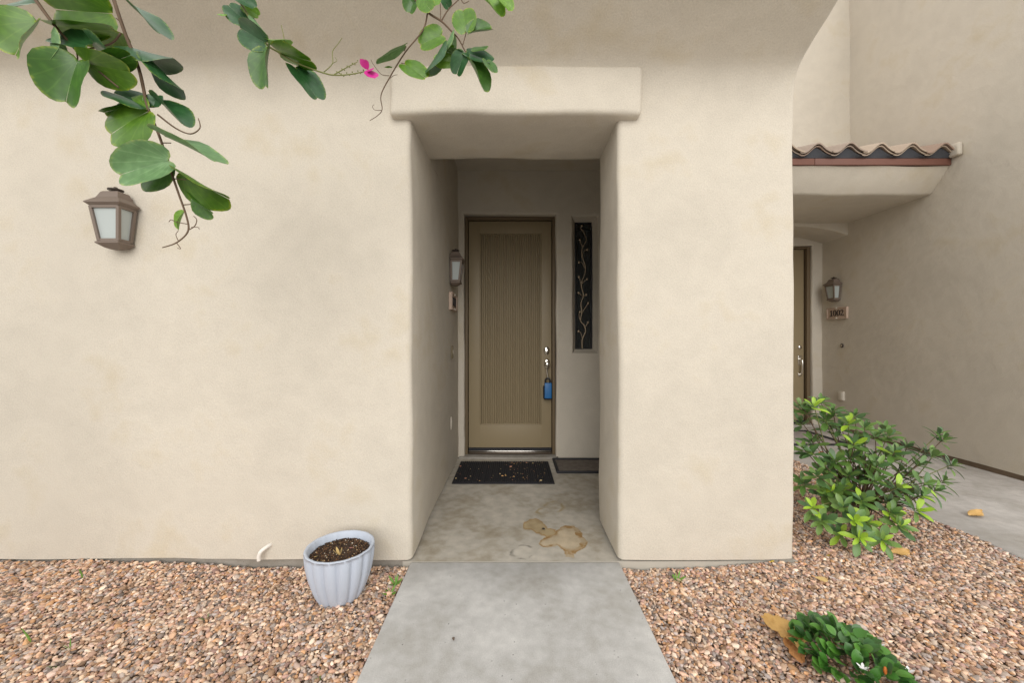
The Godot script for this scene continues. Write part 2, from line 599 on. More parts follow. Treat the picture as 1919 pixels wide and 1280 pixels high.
# ------------------------------------------------------------------ setting
func ground() -> void:
	var st := new_st()
	rect(st, Vector3(-60, -0.10, 60), Vector3(120, 0, 0), Vector3(0, 0, -120), 1, false, 20.0)
	var g := commit(st, "ground", M.open_ground, self)
	g.set_meta("kind", "structure")
	# walkway in the middle, its slab stands a little above the gravel
	st = new_st()
	rbox(st, Vector3(-0.553, -0.16, -FW + 0.009), Vector3(0.585, 0.0, 5.5), 0.006, false, 0.25, 2)
	var p := commit(st, "path", M.path, self)
	p.set_meta("kind", "structure")
	# porch slab
	st = new_st()
	st.set_smooth_group(1)
	var z0 := -(FW + 0.004)
	var c := [Vector3(-0.60, -0.002, z0), Vector3(1.60, -0.002, z0), Vector3(1.60, -0.002, -4.40), Vector3(-0.60, -0.002, -4.40)]
	for k in [0, 3, 2, 0, 2, 1]:
		st.set_uv(Vector2((c[k].x + 0.6) / 2.2, (-c[k].z - 2.19) / 2.2))
		st.add_vertex(c[k])
	st.set_smooth_group(2)
	quad(st, c[0], c[1], c[1] + Vector3(0, -0.15, 0), c[0] + Vector3(0, -0.15, 0))
	var ps := commit(st, "porch_floor", M.porch, self)
	ps.set_meta("kind", "structure")
	# neighbour's walkway
	st = new_st()
	var rows := []
	for z in steps(-5.75, 5.5, 0.2):
		var e := 2.835 + 0.012 * sin(z * 2.1) + wn2.get_noise_1d(z * 0.8) * 0.006 - 0.05 * smoothstep(-2.4, -1.0, z)
		rows.append(PackedVector3Array([Vector3(e, -0.15, z), Vector3(e, -0.012, z), Vector3(e + 0.012, 0.0, z), Vector3(3.6, 0.002, z), Vector3(4.42, 0.0, z)]))
	grid(st, rows, 3)
	var w := commit(st, "pavement", M.walk, self)
	w.set_meta("kind", "structure")

# ------------------------------------------------------------------ own house
func plan_outline(pts: Array, radii: Array, most := 0.16) -> PackedVector2Array:
	var out := PackedVector2Array()
	for i in pts.size():
		var p: Vector2 = pts[i]
		var r: float = radii[i]
		if r > 0 and i > 0 and i < pts.size() - 1:
			var a: Vector2 = (pts[i - 1] - p).normalized()
			var b: Vector2 = (pts[i + 1] - p).normalized()
			for k in 6:
				var t := k / 5.0 * PI / 2
				out.append(p + (a * (1.0 - sin(t)) + b * (1.0 - cos(t))) * r)
		else:
			out.append(p)
		if i < pts.size() - 1:
			var q: Vector2 = pts[i + 1]
			var from: Vector2 = out[-1]
			var to: Vector2 = q
			if radii[i + 1] > 0 and i + 1 < pts.size() - 1:
				to = q + (p - q).normalized() * radii[i + 1]
			var n := int(ceil(from.distance_to(to) / most))
			for k in range(1, n):
				out.append(from.lerp(to, float(k) / n))
	return out

func extrude_up(st: SurfaceTool, outline: PackedVector2Array, ys: PackedFloat32Array, group: int) -> void:
	var rows := []
	for y in ys:
		var row := PackedVector3Array()
		for q in outline: row.append(Vector3(q.x, y, -q.y))
		rows.append(row)
	grid(st, rows, group, true)

# reveal round an opening in a wall that faces +z at depth d: rounded edge, then straight back
func reveal(st: SurfaceTool, x0: float, x1: float, y0: float, y1: float, d: float, r: float, deep: float, splay: float, bottom: bool, g0: int) -> void:
	var prof := []      # (distance into the opening beyond the expanded outline, depth)
	for k in 6:
		var t := k / 5.0 * PI / 2
		prof.append(Vector2(r * sin(t), r * (1.0 - cos(t))))
	prof.append(Vector2(r + splay * 0.5, (r + deep) * 0.5))
	prof.append(Vector2(r + splay, deep))
	var sides := [[0, 1], [1, 2], [2, 3]]
	if bottom: sides.append([3, 0])
	var corner := func(k: int, q: Vector2) -> Vector3:
		var xa := x0 - r + q.x
		var xb := x1 + r - q.x
		var ya := y0 - (r - q.x if bottom else 0.0)
		var yb := y1 + r - q.x
		return [Vector3(xa, ya, -d - q.y), Vector3(xa, yb, -d - q.y), Vector3(xb, yb, -d - q.y), Vector3(xb, ya, -d - q.y)][k]
	for s in sides.size():
		var rows := []
		var n := 0
		for q in prof:
			var a: Vector3 = corner.call(sides[s][0], q)
			var b: Vector3 = corner.call(sides[s][1], q)
			var row := PackedVector3Array()
			if n == 0: n = int(ceil(a.distance_to(b) / 0.15))
			for k in n + 1: row.append(a.lerp(b, float(k) / n))
			rows.append(row)
		grid(st, rows, g0 + s, true)

# wall facing +z at depth d with rectangular holes
func holed_wall(st: SurfaceTool, x0: float, x1: float, y0: float, y1: float, d: float, holes: Array, group: int) -> void:
	var xs := [x0, x1]
	var ys := [y0, y1]
	for h in holes:
		xs.append(h[0]); xs.append(h[1]); ys.append(h[2]); ys.append(h[3])
	xs.sort(); ys.sort()
	var fx := PackedFloat32Array()
	var fy := PackedFloat32Array()
	for i in xs.size() - 1:
		for s in steps(xs[i], xs[i + 1], 0.15):
			if fx.is_empty() or s > fx[-1] + 1e-5: fx.append(s)
	for i in ys.size() - 1:
		for s in steps(ys[i], ys[i + 1], 0.15):
			if fy.is_empty() or s > fy[-1] + 1e-5: fy.append(s)
	st.set_smooth_group(group)
	for i in fx.size() - 1:
		for j in fy.size() - 1:
			var cx := (fx[i] + fx[i + 1]) / 2
			var cy := (fy[j] + fy[j + 1]) / 2
			var open := false
			for h in holes:
				if cx > h[0] and cx < h[1] and cy > h[2] and cy < h[3]: open = true
			if open: continue
			quad(st, wob(Vector3(fx[i], fy[j], -d)), wob(Vector3(fx[i], fy[j + 1], -d)), wob(Vector3(fx[i + 1], fy[j + 1], -d)), wob(Vector3(fx[i + 1], fy[j], -d)))

func house() -> void:
	var h := thing("townhouse", "beige stucco townhouse with a recessed porch, projecting lintel and ribbed brown door", "house", Vector3(0, 0, -FW))
	var st := new_st()
	var base := 0.014
	var lint := 2.43
	var ys := steps(base, lint, 0.16)
	# lower walls, plan outlines as (x, depth)
	var r := 0.032
	var left := plan_outline([Vector2(-7, FW), Vector2(-0.553, FW), Vector2(-0.553, 4.10)], [0, r, 0])
	var right := plan_outline([Vector2(1.40, 4.10), Vector2(1.40, 2.69), Vector2(0.585, 2.69), Vector2(0.585, FW), Vector2(1.551, FW), Vector2(1.551, 9)], [0, 0, 0.02, r, r, 0])
	extrude_up(st, left, ys, 1)
	extrude_up(st, right, ys, 1)
	# underside rim of the stucco
	# upper front wall and the coved eave; x samples follow the walls below
	var cols := []
	for q in left:
		if absf(q.y - FW) < 1e-4: cols.append(Vector2(q.x, 0))
	for x in steps(-0.553, 0.585, 0.15): cols.append(Vector2(x, 0))
	var rt := []
	for q in right:
		if q.y < FW + r + 1e-4 and q.x > 0.6:
			if q.x > 1.551 - r - 1e-4: rt.append(Vector2(q.x, q.y - FW))
			elif absf(q.y - FW) < 1e-4: rt.append(Vector2(q.x, 0))
	cols.append_array(rt)
	var prof := [Vector2(lint, 0), Vector2(2.49, 0.0005), Vector2(2.54, 0.0025), Vector2(2.59, 0.008), Vector2(2.63, 0.017), Vector2(2.662, 0.031), Vector2(2.69, 0.053), Vector2(2.714, 0.092), Vector2(2.745, 0.155), Vector2(2.78, 0.232), Vector2(2.815, 0.305), Vector2(2.84, 0.357)]
	var rows := []
	for i in prof.size():
		var t: Vector2 = (prof[mini(i + 1, prof.size() - 1)] - prof[maxi(i - 1, 0)]).normalized()
		var n := Vector3(0, -t.y, t.x)
		var row := PackedVector3Array()
		for c in cols: row.append(Vector3(c.x, prof[i].x, -FW + prof[i].y) - n * c.y)
		rows.append(row)
	grid(st, rows, 1, true)
	# gable side above the side wall
	rect(st, Vector3(1.551, lint, -FW - r), Vector3(0, 0, -6.8), Vector3(0, 0.62, 0), 4, true, 0.4)
	wcommit(st, "wall", M.wall, h)
	# cheek that closes the eave at its end
	st = new_st()
	st.set_smooth_group(-1)
	for i in range(3, prof.size() - 1):
		var e := []
		for j in [i, i + 1]:
			var t: Vector2 = (prof[mini(j + 1, prof.size() - 1)] - prof[maxi(j - 1, 0)]).normalized()
			e.append(wob(Vector3(1.551, prof[j].x, -FW + prof[j].y) - Vector3(0, -t.y, t.x) * r))
		var hi := wob(Vector3(1.551, 2.90, -FW - r))
		tri(st, e[0], e[1], hi)
	wcommit(st, "eave_cheek", M.wall, h)
	# lintel
	st = new_st()
	rbox(st, Vector3(-0.66, lint - 0.006, -2.69), Vector3(0.7055, 2.688, -FW + 0.058), 0.03, true, 0.14, 4)
	wcommit(st, "lintel", M.wall, h)
	# porch: ceiling, back wall, wall above the lintel inside
	st = new_st()
	rect(st, Vector3(-0.553, lint, -2.66), Vector3(0, 0, -1.44), Vector3(0, 0.55, 0), 1, true)
	rect(st, Vector3(-0.553, lint, -2.688), Vector3(1.953, 0, 0), Vector3(0, 0.55, 0), 2, true)
	rect(st, Vector3(1.40, lint, -2.66), Vector3(0, 0, -1.44), Vector3(0, 0.55, 0), 3, true)
	wcommit(st, "porch_wall", M.wall, h)
	st = new_st()
	rect(st, Vector3(-0.60, 2.946, -2.6), Vector3(2.05, 0, 0), Vector3(0, 0, -1.6), 1, true)
	wcommit(st, "porch_ceiling", M.wall, h)
	st = new_st()
	var rr := 0.022
	var dh := [-0.492, 0.452, 0.0, 2.497]
	var wh := [0.625, 0.876, 1.075, 2.478]
	holed_wall(st, -0.62, 1.45, 0.012, 3.0, 4.10, [[dh[0] - rr, dh[1] + rr, 0.0, dh[3] + rr], [wh[0] - rr, wh[1] + rr, wh[2] - rr, wh[3] + rr]], 5)
	reveal(st, dh[0], dh[1], 0.012, dh[3], 4.10, rr, 0.16, 0.0, false, 6)
	reveal(st, wh[0], wh[1], wh[2], wh[3], 4.10, rr, 0.10, 0.035, true, 10)
	wcommit(st, "entry_wall", M.wall, h)
	# foundation set back under the stucco
	st = new_st()
	var sb := 0.014
	extrude_flat(st, plan_outline([Vector2(-7, FW + sb), Vector2(-0.553 - sb, FW + sb), Vector2(-0.553 - sb, 4.2)], [0, 0, 0], 9.0), -0.2, 0.02)
	wcommit(st, "foundation", M.stem, h)
	st = new_st()
	extrude_flat(st, plan_outline([Vector2(1.551 - sb, 9), Vector2(1.551 - sb, FW + sb), Vector2(0.585 + sb, FW + sb), Vector2(0.585 + sb, 2.69 - sb), Vector2(1.45, 2.69 - sb)], [0, 0, 0, 0, 0], 9.0), -0.2, 0.02)
	wcommit(st, "foundation", M.stem, h)
	# eave trim and roof
	st = new_st()
	rbox(st, Vector3(-7, 2.842, -FW + 0.345), Vector3(1.575, 2.96, -FW + 0.377), 0.004)
	wcommit(st, "fascia", M.frame, h)
	st = new_st()
	st.set_smooth_group(-1)
	var ra := Vector3(-7, 2.962, -FW + 0.40)
	var rb := Vector3(1.60, 2.962, -FW + 0.40)
	var rc := Vector3(1.60, 4.6, -7.0)
	var rd := Vector3(-7, 4.6, -7.0)
	var th := Vector3(0, 0.06, 0)
	quad(st, ra, rb, rc, rd); quad(st, ra + th, rd + th, rc + th, rb + th); quad(st, ra, ra + th, rb + th, rb); quad(st, rb, rb + th, rc + th, rc)
	quad(st, rc, Vector3(1.55, 0, -9), Vector3(-7, 0, -9), rd)
	wcommit(st, "roof", M.fascia, h)
	# entry step in front of the door
	st = new_st()
	rbox(st, Vector3(-0.548, -0.02, -4.3), Vector3(0.46, 0.013, -4.075), 0.008, true, 0.12, 2)
	wcommit(st, "door_step", M.step, h)
	front_door(h, dh)
	sidelight(h, wh)

func extrude_flat(st: SurfaceTool, outline: PackedVector2Array, y0: float, y1: float) -> void:
	var rows := []
	for y in [y0, y1]:
		var row := PackedVector3Array()
		for q in outline: row.append(Vector3(q.x, y, -q.y))
		rows.append(row)
	grid(st, rows, -1)

func front_door(h: Node3D, dh: Array) -> void:
	var d := part_node("door", h)
	d.set_meta("label", "olive brown entry door with a tall ribbed panel")
	var zf := -4.215      # face of the slab
	var st := new_st()
	# frame: jambs and head
	var x0: float = dh[0] + 0.004
	var x1: float = dh[1] - 0.004
	rbox(st, Vector3(x0, 0.014, -4.30), Vector3(x0 + 0.028, 2.492, -4.165), 0.004)
	wcommit(st, "door_jamb", M.frame, d)
	st = new_st()
	rbox(st, Vector3(x1 - 0.028, 0.014, -4.30), Vector3(x1, 2.492, -4.165), 0.004)
	wcommit(st, "door_jamb", M.frame, d)
	st = new_st()
	rbox(st, Vector3(x0 + 0.029, 2.462, -4.30), Vector3(x1 - 0.029, 2.492, -4.166), 0.004)
	wcommit(st, "door_head", M.frame, d)
	# slab with a raised field of ribs
	var sx0 := x0 + 0.033
	var sx1 := x1 - 0.033
	var px0 := -0.338
	var px1 := 0.309
	var py0 := 0.315
	var py1 := 2.335
	st = new_st()
	rbox(st, Vector3(sx0, 0.075, -4.26), Vector3(px0, 2.456, zf), 0.003)
	rbox(st, Vector3(px1, 0.075, -4.26), Vector3(sx1, 2.456, zf), 0.003)
	rbox(st, Vector3(px0 - 0.003, 0.075, -4.26), Vector3(px1 + 0.003, py0, zf - 0.0002), 0.001)
	rbox(st, Vector3(px0 - 0.003, py1, -4.26), Vector3(px1 + 0.003, 2.456, zf - 0.0002), 0.001)
	wcommit(st, "door_leaf", M.door, d)
	st = new_st()
	var bead := 0.012
	rbox(st, Vector3(px0, py0, -4.25), Vector3(px0 + bead, py1, zf + 0.004), 0.004)
	rbox(st, Vector3(px1 - bead, py0, -4.25), Vector3(px1, py1, zf + 0.004), 0.004)
	rbox(st, Vector3(px0 + bead, py1 - bead, -4.25), Vector3(px1 - bead, py1, zf + 0.0035), 0.004)
	rbox(st, Vector3(px0 + bead, py0, -4.25), Vector3(px1 - bead, py0 + bead, zf + 0.0035), 0.004)
	wcommit(st, "panel_bead", M.door, d)
	st = new_st()
	var n := 26
	var rows := []
	for y in [py0 + bead, py1 - bead]:
		var row := PackedVector3Array()
		for k in n * 12 + 1:
			var t := float(k) / 12.0
			var ph := t - floorf(t)
			row.append(Vector3(lerpf(px0 + bead, px1 - bead, t / n), y, zf - 0.024 + 0.023 * smoothstep(0.0, 0.22, minf(ph, 1.0 - ph) - 0.10)))
		rows.append(row)
	grid(st, rows, 1)
	wcommit(st, "ribbed_panel", M.door, d)
	# seal, threshold
	st = new_st()
	rbox(st, Vector3(sx0, 0.046, -4.26), Vector3(sx1, 0.0745, zf + 0.010), 0.003)
	wcommit(st, "door_seal", M.rubber, d)
	st = new_st()
	rbox(st, Vector3(sx0, 0.034, -4.28), Vector3(sx1, 0.0455, zf + 0.016), 0.003)
	wcommit(st, "threshold_rail", M.chrome, d)
	st = new_st()
	rbox(st, Vector3(sx0 - 0.002, 0.0135, -4.28), Vector3(sx1 + 0.002, 0.0335, zf + 0.040), 0.004)
	wcommit(st, "threshold", M.sill, d)
	# deadbolt and knob with its long oval plate
	var c := Vector3(0.364, 1.095, zf)
	st = new_st()
	ellipsoid(st, c, Vector3(0.033, 0.046, 0.013))
	lathe(st, [Vector2(0.024, 0.008), Vector2(0.024, 0.022), Vector2(0.021, 0.026), Vector2(0.012, 0.027), Vector2(0.0, 0.027)], 20, Transform3D(Basis(Vector3.RIGHT, PI / 2), c))
	wcommit(st, "deadbolt", M.chrome, d)
	st = new_st()
	c = Vector3(0.368, 0.955, zf)
	ellipsoid(st, c, Vector3(0.033, 0.056, 0.012))
	lathe(st, [Vector2(0.012, 0.0), Vector2(0.012, 0.03), Vector2(0.027, 0.038), Vector2(0.030, 0.052), Vector2(0.025, 0.064), Vector2(0.012, 0.069), Vector2(0.0, 0.07)], 20, Transform3D(Basis(Vector3.RIGHT, PI / 2), c))
	wcommit(st, "door_knob", M.chrome, d)
	# unseen flat sheet added behind the door so that no daylight leaks in
	st = new_st()
	rect(st, Vector3(-0.62, 0, -4.32), Vector3(1.08, 0, 0), Vector3(0, 3.0, 0), 1, false, 5.0)
	wcommit(st, "backing", M.room, d)

func sidelight(h: Node3D, wh: Array) -> void:
	var w := part_node("window", h)
	w.set_meta("label", "narrow dark sidelight with a wrought metal vine")
	var x0: float = wh[0] + 0.036
	var x1: float = wh[1] - 0.036
	var y0: float = wh[2] + 0.036
	var y1: float = wh[3] - 0.036
	var z := -4.198
	for b in [[x0, y0, x0 + 0.014, y1], [x1 - 0.014, y0, x1, y1], [x0 + 0.0142, y0, x1 - 0.0142, y0 + 0.014], [x0 + 0.0142, y1 - 0.014, x1 - 0.0142, y1]]:
		var st := new_st()
		rbox(st, Vector3(b[0], b[1], z - 0.02), Vector3(b[2], b[3], z + 0.004), 0.003)
		wcommit(st, "frame", M.black, w)
	var sp := new_st()
	rect(sp, Vector3(x0 + 0.01, y0 + 0.01, z - 0.012), Vector3(x1 - x0 - 0.02, 0, 0), Vector3(0, y1 - y0 - 0.02, 0), 1, false, 5.0)
	wcommit(sp, "pane", M.glass, w)
	var sd := new_st()
	holed_wall(sd, 0.47, 1.9, 0.02, 2.9, 4.226, [[x0, x1, y0, y1]], 1)
	rect(sd, Vector3(0.47, 0.02, -6.2), Vector3(1.43, 0, 0), Vector3(0, 2.88, 0), 2, false, 5.0)
	rect(sd, Vector3(0.47, 0.02, -4.22), Vector3(0, 0, -1.98), Vector3(0, 2.88, 0), 3, false, 5.0)
	rect(sd, Vector3(1.9, 0.02, -4.22), Vector3(0, 0, -1.98), Vector3(0, 2.88, 0), 4, false, 5.0)
	rect(sd, Vector3(0.47, 0.02, -4.22), Vector3(0, 0, -1.98), Vector3(1.43, 0, 0), 5, false, 5.0)
	rect(sd, Vector3(0.47, 2.9, -4.22), Vector3(0, 0, -1.98), Vector3(1.43, 0, 0), 6, false, 5.0)
	wcommit(sd, "interior", M.interior, w)
	# vine
	var zz := 4.194
	var pt := func(cx: float, cy: float) -> Vector3: return P(1060.0 + cx / 4.41, 390.0 + cy / 4.41, zz - 0.004)
	var main := []
	for q in [[140,1160],[138,1090],[165,1020],[155,970],[125,930],[135,860],[128,790],[148,720],[130,630],[160,540],[165,480],[135,395],[140,330],[172,260],[145,190]]: main.append(pt.call(q[0], q[1]))
	var st2 := new_st()
	var path := smooth_path(main, 6)
	tube(st2, path, taper(path.size(), 0.0075, 0.0045), 6)
	for q in [[[142,1075],[125,1030],[108,1018]], [[160,985],[178,960],[186,945]], [[128,940],[112,890],[120,858]], [[134,870],[165,820],[188,785]], [[140,725],[120,712],[108,700]], [[148,715],[165,728],[172,715]], [[131,632],[118,590],[110,568]], [[135,625],[160,600],[178,588]], [[160,500],[140,455],[112,448]], [[138,400],[150,360],[180,342]], [[142,320],[125,285],[120,262]], [[146,195],[125,165],[136,148]]]:
		var cc := []
		for e in q: cc.append(pt.call(e[0], e[1]))
		var pp := smooth_path(cc, 4)
		tube(st2, pp, taper(pp.size(), 0.005, 0.0035), 5)
		ellipsoid(st2, cc[2], Vector3(0.012, 0.014, 0.006), 8, 5)
	wcommit(st2, "metal_vine", M.iron, w)

# ------------------------------------------------------------------ neighbouring house
func neighbour() -> void:
	var X := 4.35
	var h := thing("townhouse", "neighbouring beige stucco townhouse with tiled canopy over an arched doorway", "house", Vector3(X, 0, -5.2))
	var st := new_st()
	rect(st, Vector3(X, 0.052, -5.62), Vector3(0, 0, 2.72), Vector3(0, 5.9, 0), 1, true, 0.2)
	rect(st, Vector3(X, 0.052, -2.90), Vector3(5, 0, 0), Vector3(0, 5.9, 0), 2, true, 0.3)
	wcommit(st, "side_wall", M.wall, h)
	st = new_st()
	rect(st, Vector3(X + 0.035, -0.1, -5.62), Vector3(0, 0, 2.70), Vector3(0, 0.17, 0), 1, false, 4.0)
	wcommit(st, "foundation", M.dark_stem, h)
	st = new_st()
	rect(st, Vector3(1.2, 2.72, -5.16), Vector3(X - 1.2, 0, 0), Vector3(0, 3.23, 0), 3, true, 0.2)
	wcommit(st, "upper_wall", M.wall, h)
	# arched head and its vault over the doorway
	st = new_st()
	var arch := PackedVector2Array()
	for k in 25:
		var t := k / 24.0
		arch.append(Vector2(lerpf(2.95, X, t), 2.56 + 0.118 * (1.0 - pow(2.0 * t - 1.0, 2))))
	var rows := []
	var fr := PackedVector3Array(); var ed := PackedVector3Array(); var ed2 := PackedVector3Array(); var bk := PackedVector3Array(); var tp := PackedVector3Array()
	for q in arch:
		tp.append(Vector3(q.x, 2.716, -5.18)); fr.append(Vector3(q.x, q.y + 0.015, -5.18)); ed.append(Vector3(q.x, q.y + 0.004, -5.185)); ed2.append(Vector3(q.x, q.y, -5.20)); bk.append(Vector3(q.x, q.y - 0.005, -5.62))
	grid(st, [tp, fr, ed, ed2, bk], 1, true)
	rect(st, Vector3(1.2, 0.05, -5.18), Vector3(1.75, 0, 0), Vector3(0, 2.67, 0), 2, true)
	rect(st, Vector3(2.95, 0.05, -5.18), Vector3(0, 0, -0.44), Vector3(0, 2.51, 0), 3, true)
	wcommit(st, "arched_head", M.wall, h)
	# door wall
	st = new_st()
	holed_wall(st, 2.9, X + 0.02, 0.03, 2.8, 5.62, [[3.16, 4.235, 0.0, 2.545]], 5)
	reveal(st, 3.18, 4.215, 0.03, 2.525, 5.62, 0.02, 0.12, 0.0, false, 6)
	wcommit(st, "entry_wall", M.wall, h)
	var d := part_node("door", h)
	d.set_meta("label", "tan panel door with a long pull handle")
	var zf := -5.70
	for b in [[3.185, 0.014, 3.235, 2.52], [4.165, 0.014, 4.212, 2.52]]:
		st = new_st(); rbox(st, Vector3(b[0], b[1], -5.76), Vector3(b[2], b[3], -5.655), 0.004); wcommit(st, "door_jamb", M.frame, d)
	st = new_st(); rbox(st, Vector3(3.236, 2.495, -5.76), Vector3(4.164, 2.52, -5.656), 0.004); wcommit(st, "door_head", M.frame, d)
	st = new_st(); rbox(st, Vector3(3.238, 0.06, -5.74), Vector3(4.150, 2.49, zf), 0.004); wcommit(st, "door_leaf", M.door, d)
	st = new_st(); rbox(st, Vector3(3.238, 0.014, -5.74), Vector3(4.150, 0.058, zf + 0.02), 0.004); wcommit(st, "threshold", M.rubber, d)
	st = new_st(); lathe(st, [Vector2(0.030, 0.0), Vector2(0.030, 0.012), Vector2(0.022, 0.022), Vector2(0.0, 0.024)], 18, Transform3D(Basis(Vector3.RIGHT, PI / 2), Vector3(4.085, 1.10, zf))); wcommit(st, "deadbolt", M.chrome, d)
	st = new_st()
	rbox(st, Vector3(4.065, 0.84, zf), Vector3(4.115, 0.985, zf + 0.008), 0.004)
	rbox(st, Vector3(4.068, 0.685, zf), Vector3(4.110, 0.735, zf + 0.008), 0.004)
	var pull := smooth_path([Vector3(4.09, 0.93, zf), Vector3(4.09, 0.925, zf + 0.045), Vector3(4.09, 0.87, zf + 0.058), Vector3(4.09, 0.78, zf + 0.05), Vector3(4.09, 0.72, zf + 0.035), Vector3(4.09, 0.71, zf)], 5)
	tube(st, pull, [0.012], 8)
	wcommit(st, "door_handle", M.chrome, d)
	st = new_st(); rect(st, Vector3(2.9, 0, -5.78), Vector3(1.6, 0, 0), Vector3(0, 2.9, 0), 1, false, 5.0); wcommit(st, "backing", M.room, d)
	st = new_st(); rbox(st, Vector3(3.1, -0.02, -5.76), Vector3(4.33, 0.0125, -5.56), 0.006); wcommit(st, "door_step", M.walk, h)
	canopy(h, X)

func canopy(h: Node3D, X: float) -> void:
	var c := part_node("canopy", h)
	c.set_meta("label", "stucco canopy roofed with wavy clay tiles")
	var xl := 1.2
	var st := new_st()
	# soffit, sloping face (grids follow the same x samples)
	var rows := []
	for q in [Vector2(2.716, 5.2), Vector2(2.716, 4.9), Vector2(2.716, 4.6), Vector2(2.716, 4.3), Vector2(2.717, 4.185), Vector2(2.722, 4.165), Vector2(2.735, 4.150), Vector2(2.83, 4.07), Vector2(2.94, 3.99)]:
		var row := PackedVector3Array()
		for x in steps(xl, X, 0.15): row.append(Vector3(x, q.x, -q.y))
		rows.append(row)
	grid(st, rows, 1, true)
	wcommit(st, "soffit", M.wall, c)
	# fascia boards, butted at an open joint
	for b in [[xl, 2.995], [2.999, X - 0.002]]:
		st = new_st(); rbox(st, Vector3(b[0], 2.943, -4.01), Vector3(b[1], 3.008, -3.965), 0.003); wcommit(st, "fascia_board", M.fascia, c)
	# dark strip that fills the tile mouths
	var pitch := 0.305
	var x0 := 4.21
	st = new_st()
	st.set_smooth_group(1)
	var lo := PackedVector3Array(); var hi := PackedVector3Array()
	for x in steps(xl, X - 0.002, 0.0254):
		var ph := (x - x0) / pitch
		lo.append(Vector3(x, 3.0085, -3.963)); hi.append(Vector3(x, 3.052 + s_wave(ph), -3.935))
	grid(st, [lo, hi], 1)
	wcommit(st, "bird_stop", M.bird, c)
	# tiles: two courses are enough to reach the wall above
	var slope := Vector3(0, 0.32, -1.0).normalized()
	for course in 4:
		for k in range(-10, 2):
			var cx := x0 + k * pitch
			if cx < xl + 0.2 or cx > X + 0.02: continue
			st = new_st()
			var o := Vector3(cx, 3.066 + course * 0.018, -3.905) + slope * (course * 0.36)
			o.y -= course * 0.018
			var jit := rng.randf_range(-0.006, 0.006)
			tile(st, o + Vector3(rng.randf_range(-0.004, 0.004), jit + 0.004, rng.randf_range(-0.012, 0.012)), slope, pitch, 0.40, X)
			wcommit(st, "roof_tile", M.tiles[rng.randi() % M.tiles.size()], c)
	# under-course lip: a second layer of tile ends below the first
	for k in range(-10, 2):
		var cx := x0 + k * pitch
		if cx < xl + 0.2 or cx > X + 0.02: continue
		st = new_st()
		tile(st, Vector3(cx + 0.006, 3.053, -3.925 + rng.randf_range(-0.008, 0.008)), slope, pitch, 0.12, X, 0.010)
		wcommit(st, "starter_tile", M.tiles[rng.randi() % M.tiles.size()], c)
	# mortar end against the wall
	st = new_st()
	rbox(st, Vector3(X - 0.05, 3.0, -3.96), Vector3(X - 0.001, 3.125, -3.865), 0.018, true, 0.03)
	wcommit(st, "mortar_end", M.wall, c)

func s_wave(ph: float) -> float:
	return 0.040 * cos(TAU * ph) + 0.007 * cos(TAU * 2 * ph + 0.9)

func tile(st: SurfaceTool, o: Vector3, slope: Vector3, pitch: float, length: float, X: float, thick := 0.013) -> void:
	var up := Vector3(0, slope.z, -slope.y).normalized() * -1.0
	if up.y < 0: up = -up
	var n := 14
	var top := []
	for e in 2:
		var a := PackedVector3Array()
		var b := PackedVector3Array()
		for k in n + 1:
			var ph := -0.56 + 1.12 * k / n
			var lift := 0.006 * (ph + 0.56)
			var p := Vector3(minf(o.x + ph * pitch, X - 0.004), o.y, o.z) + up * (s_wave(ph) + lift) + slope * (length * e)
			a.append(p + up * thick); b.append(p)
		top.append([a, b])
	grid(st, [top[0][0], top[1][0]], 1)
	grid(st, [top[0][1], top[1][1]], 2)
	grid(st, [top[0][0], top[0][1]], 3)

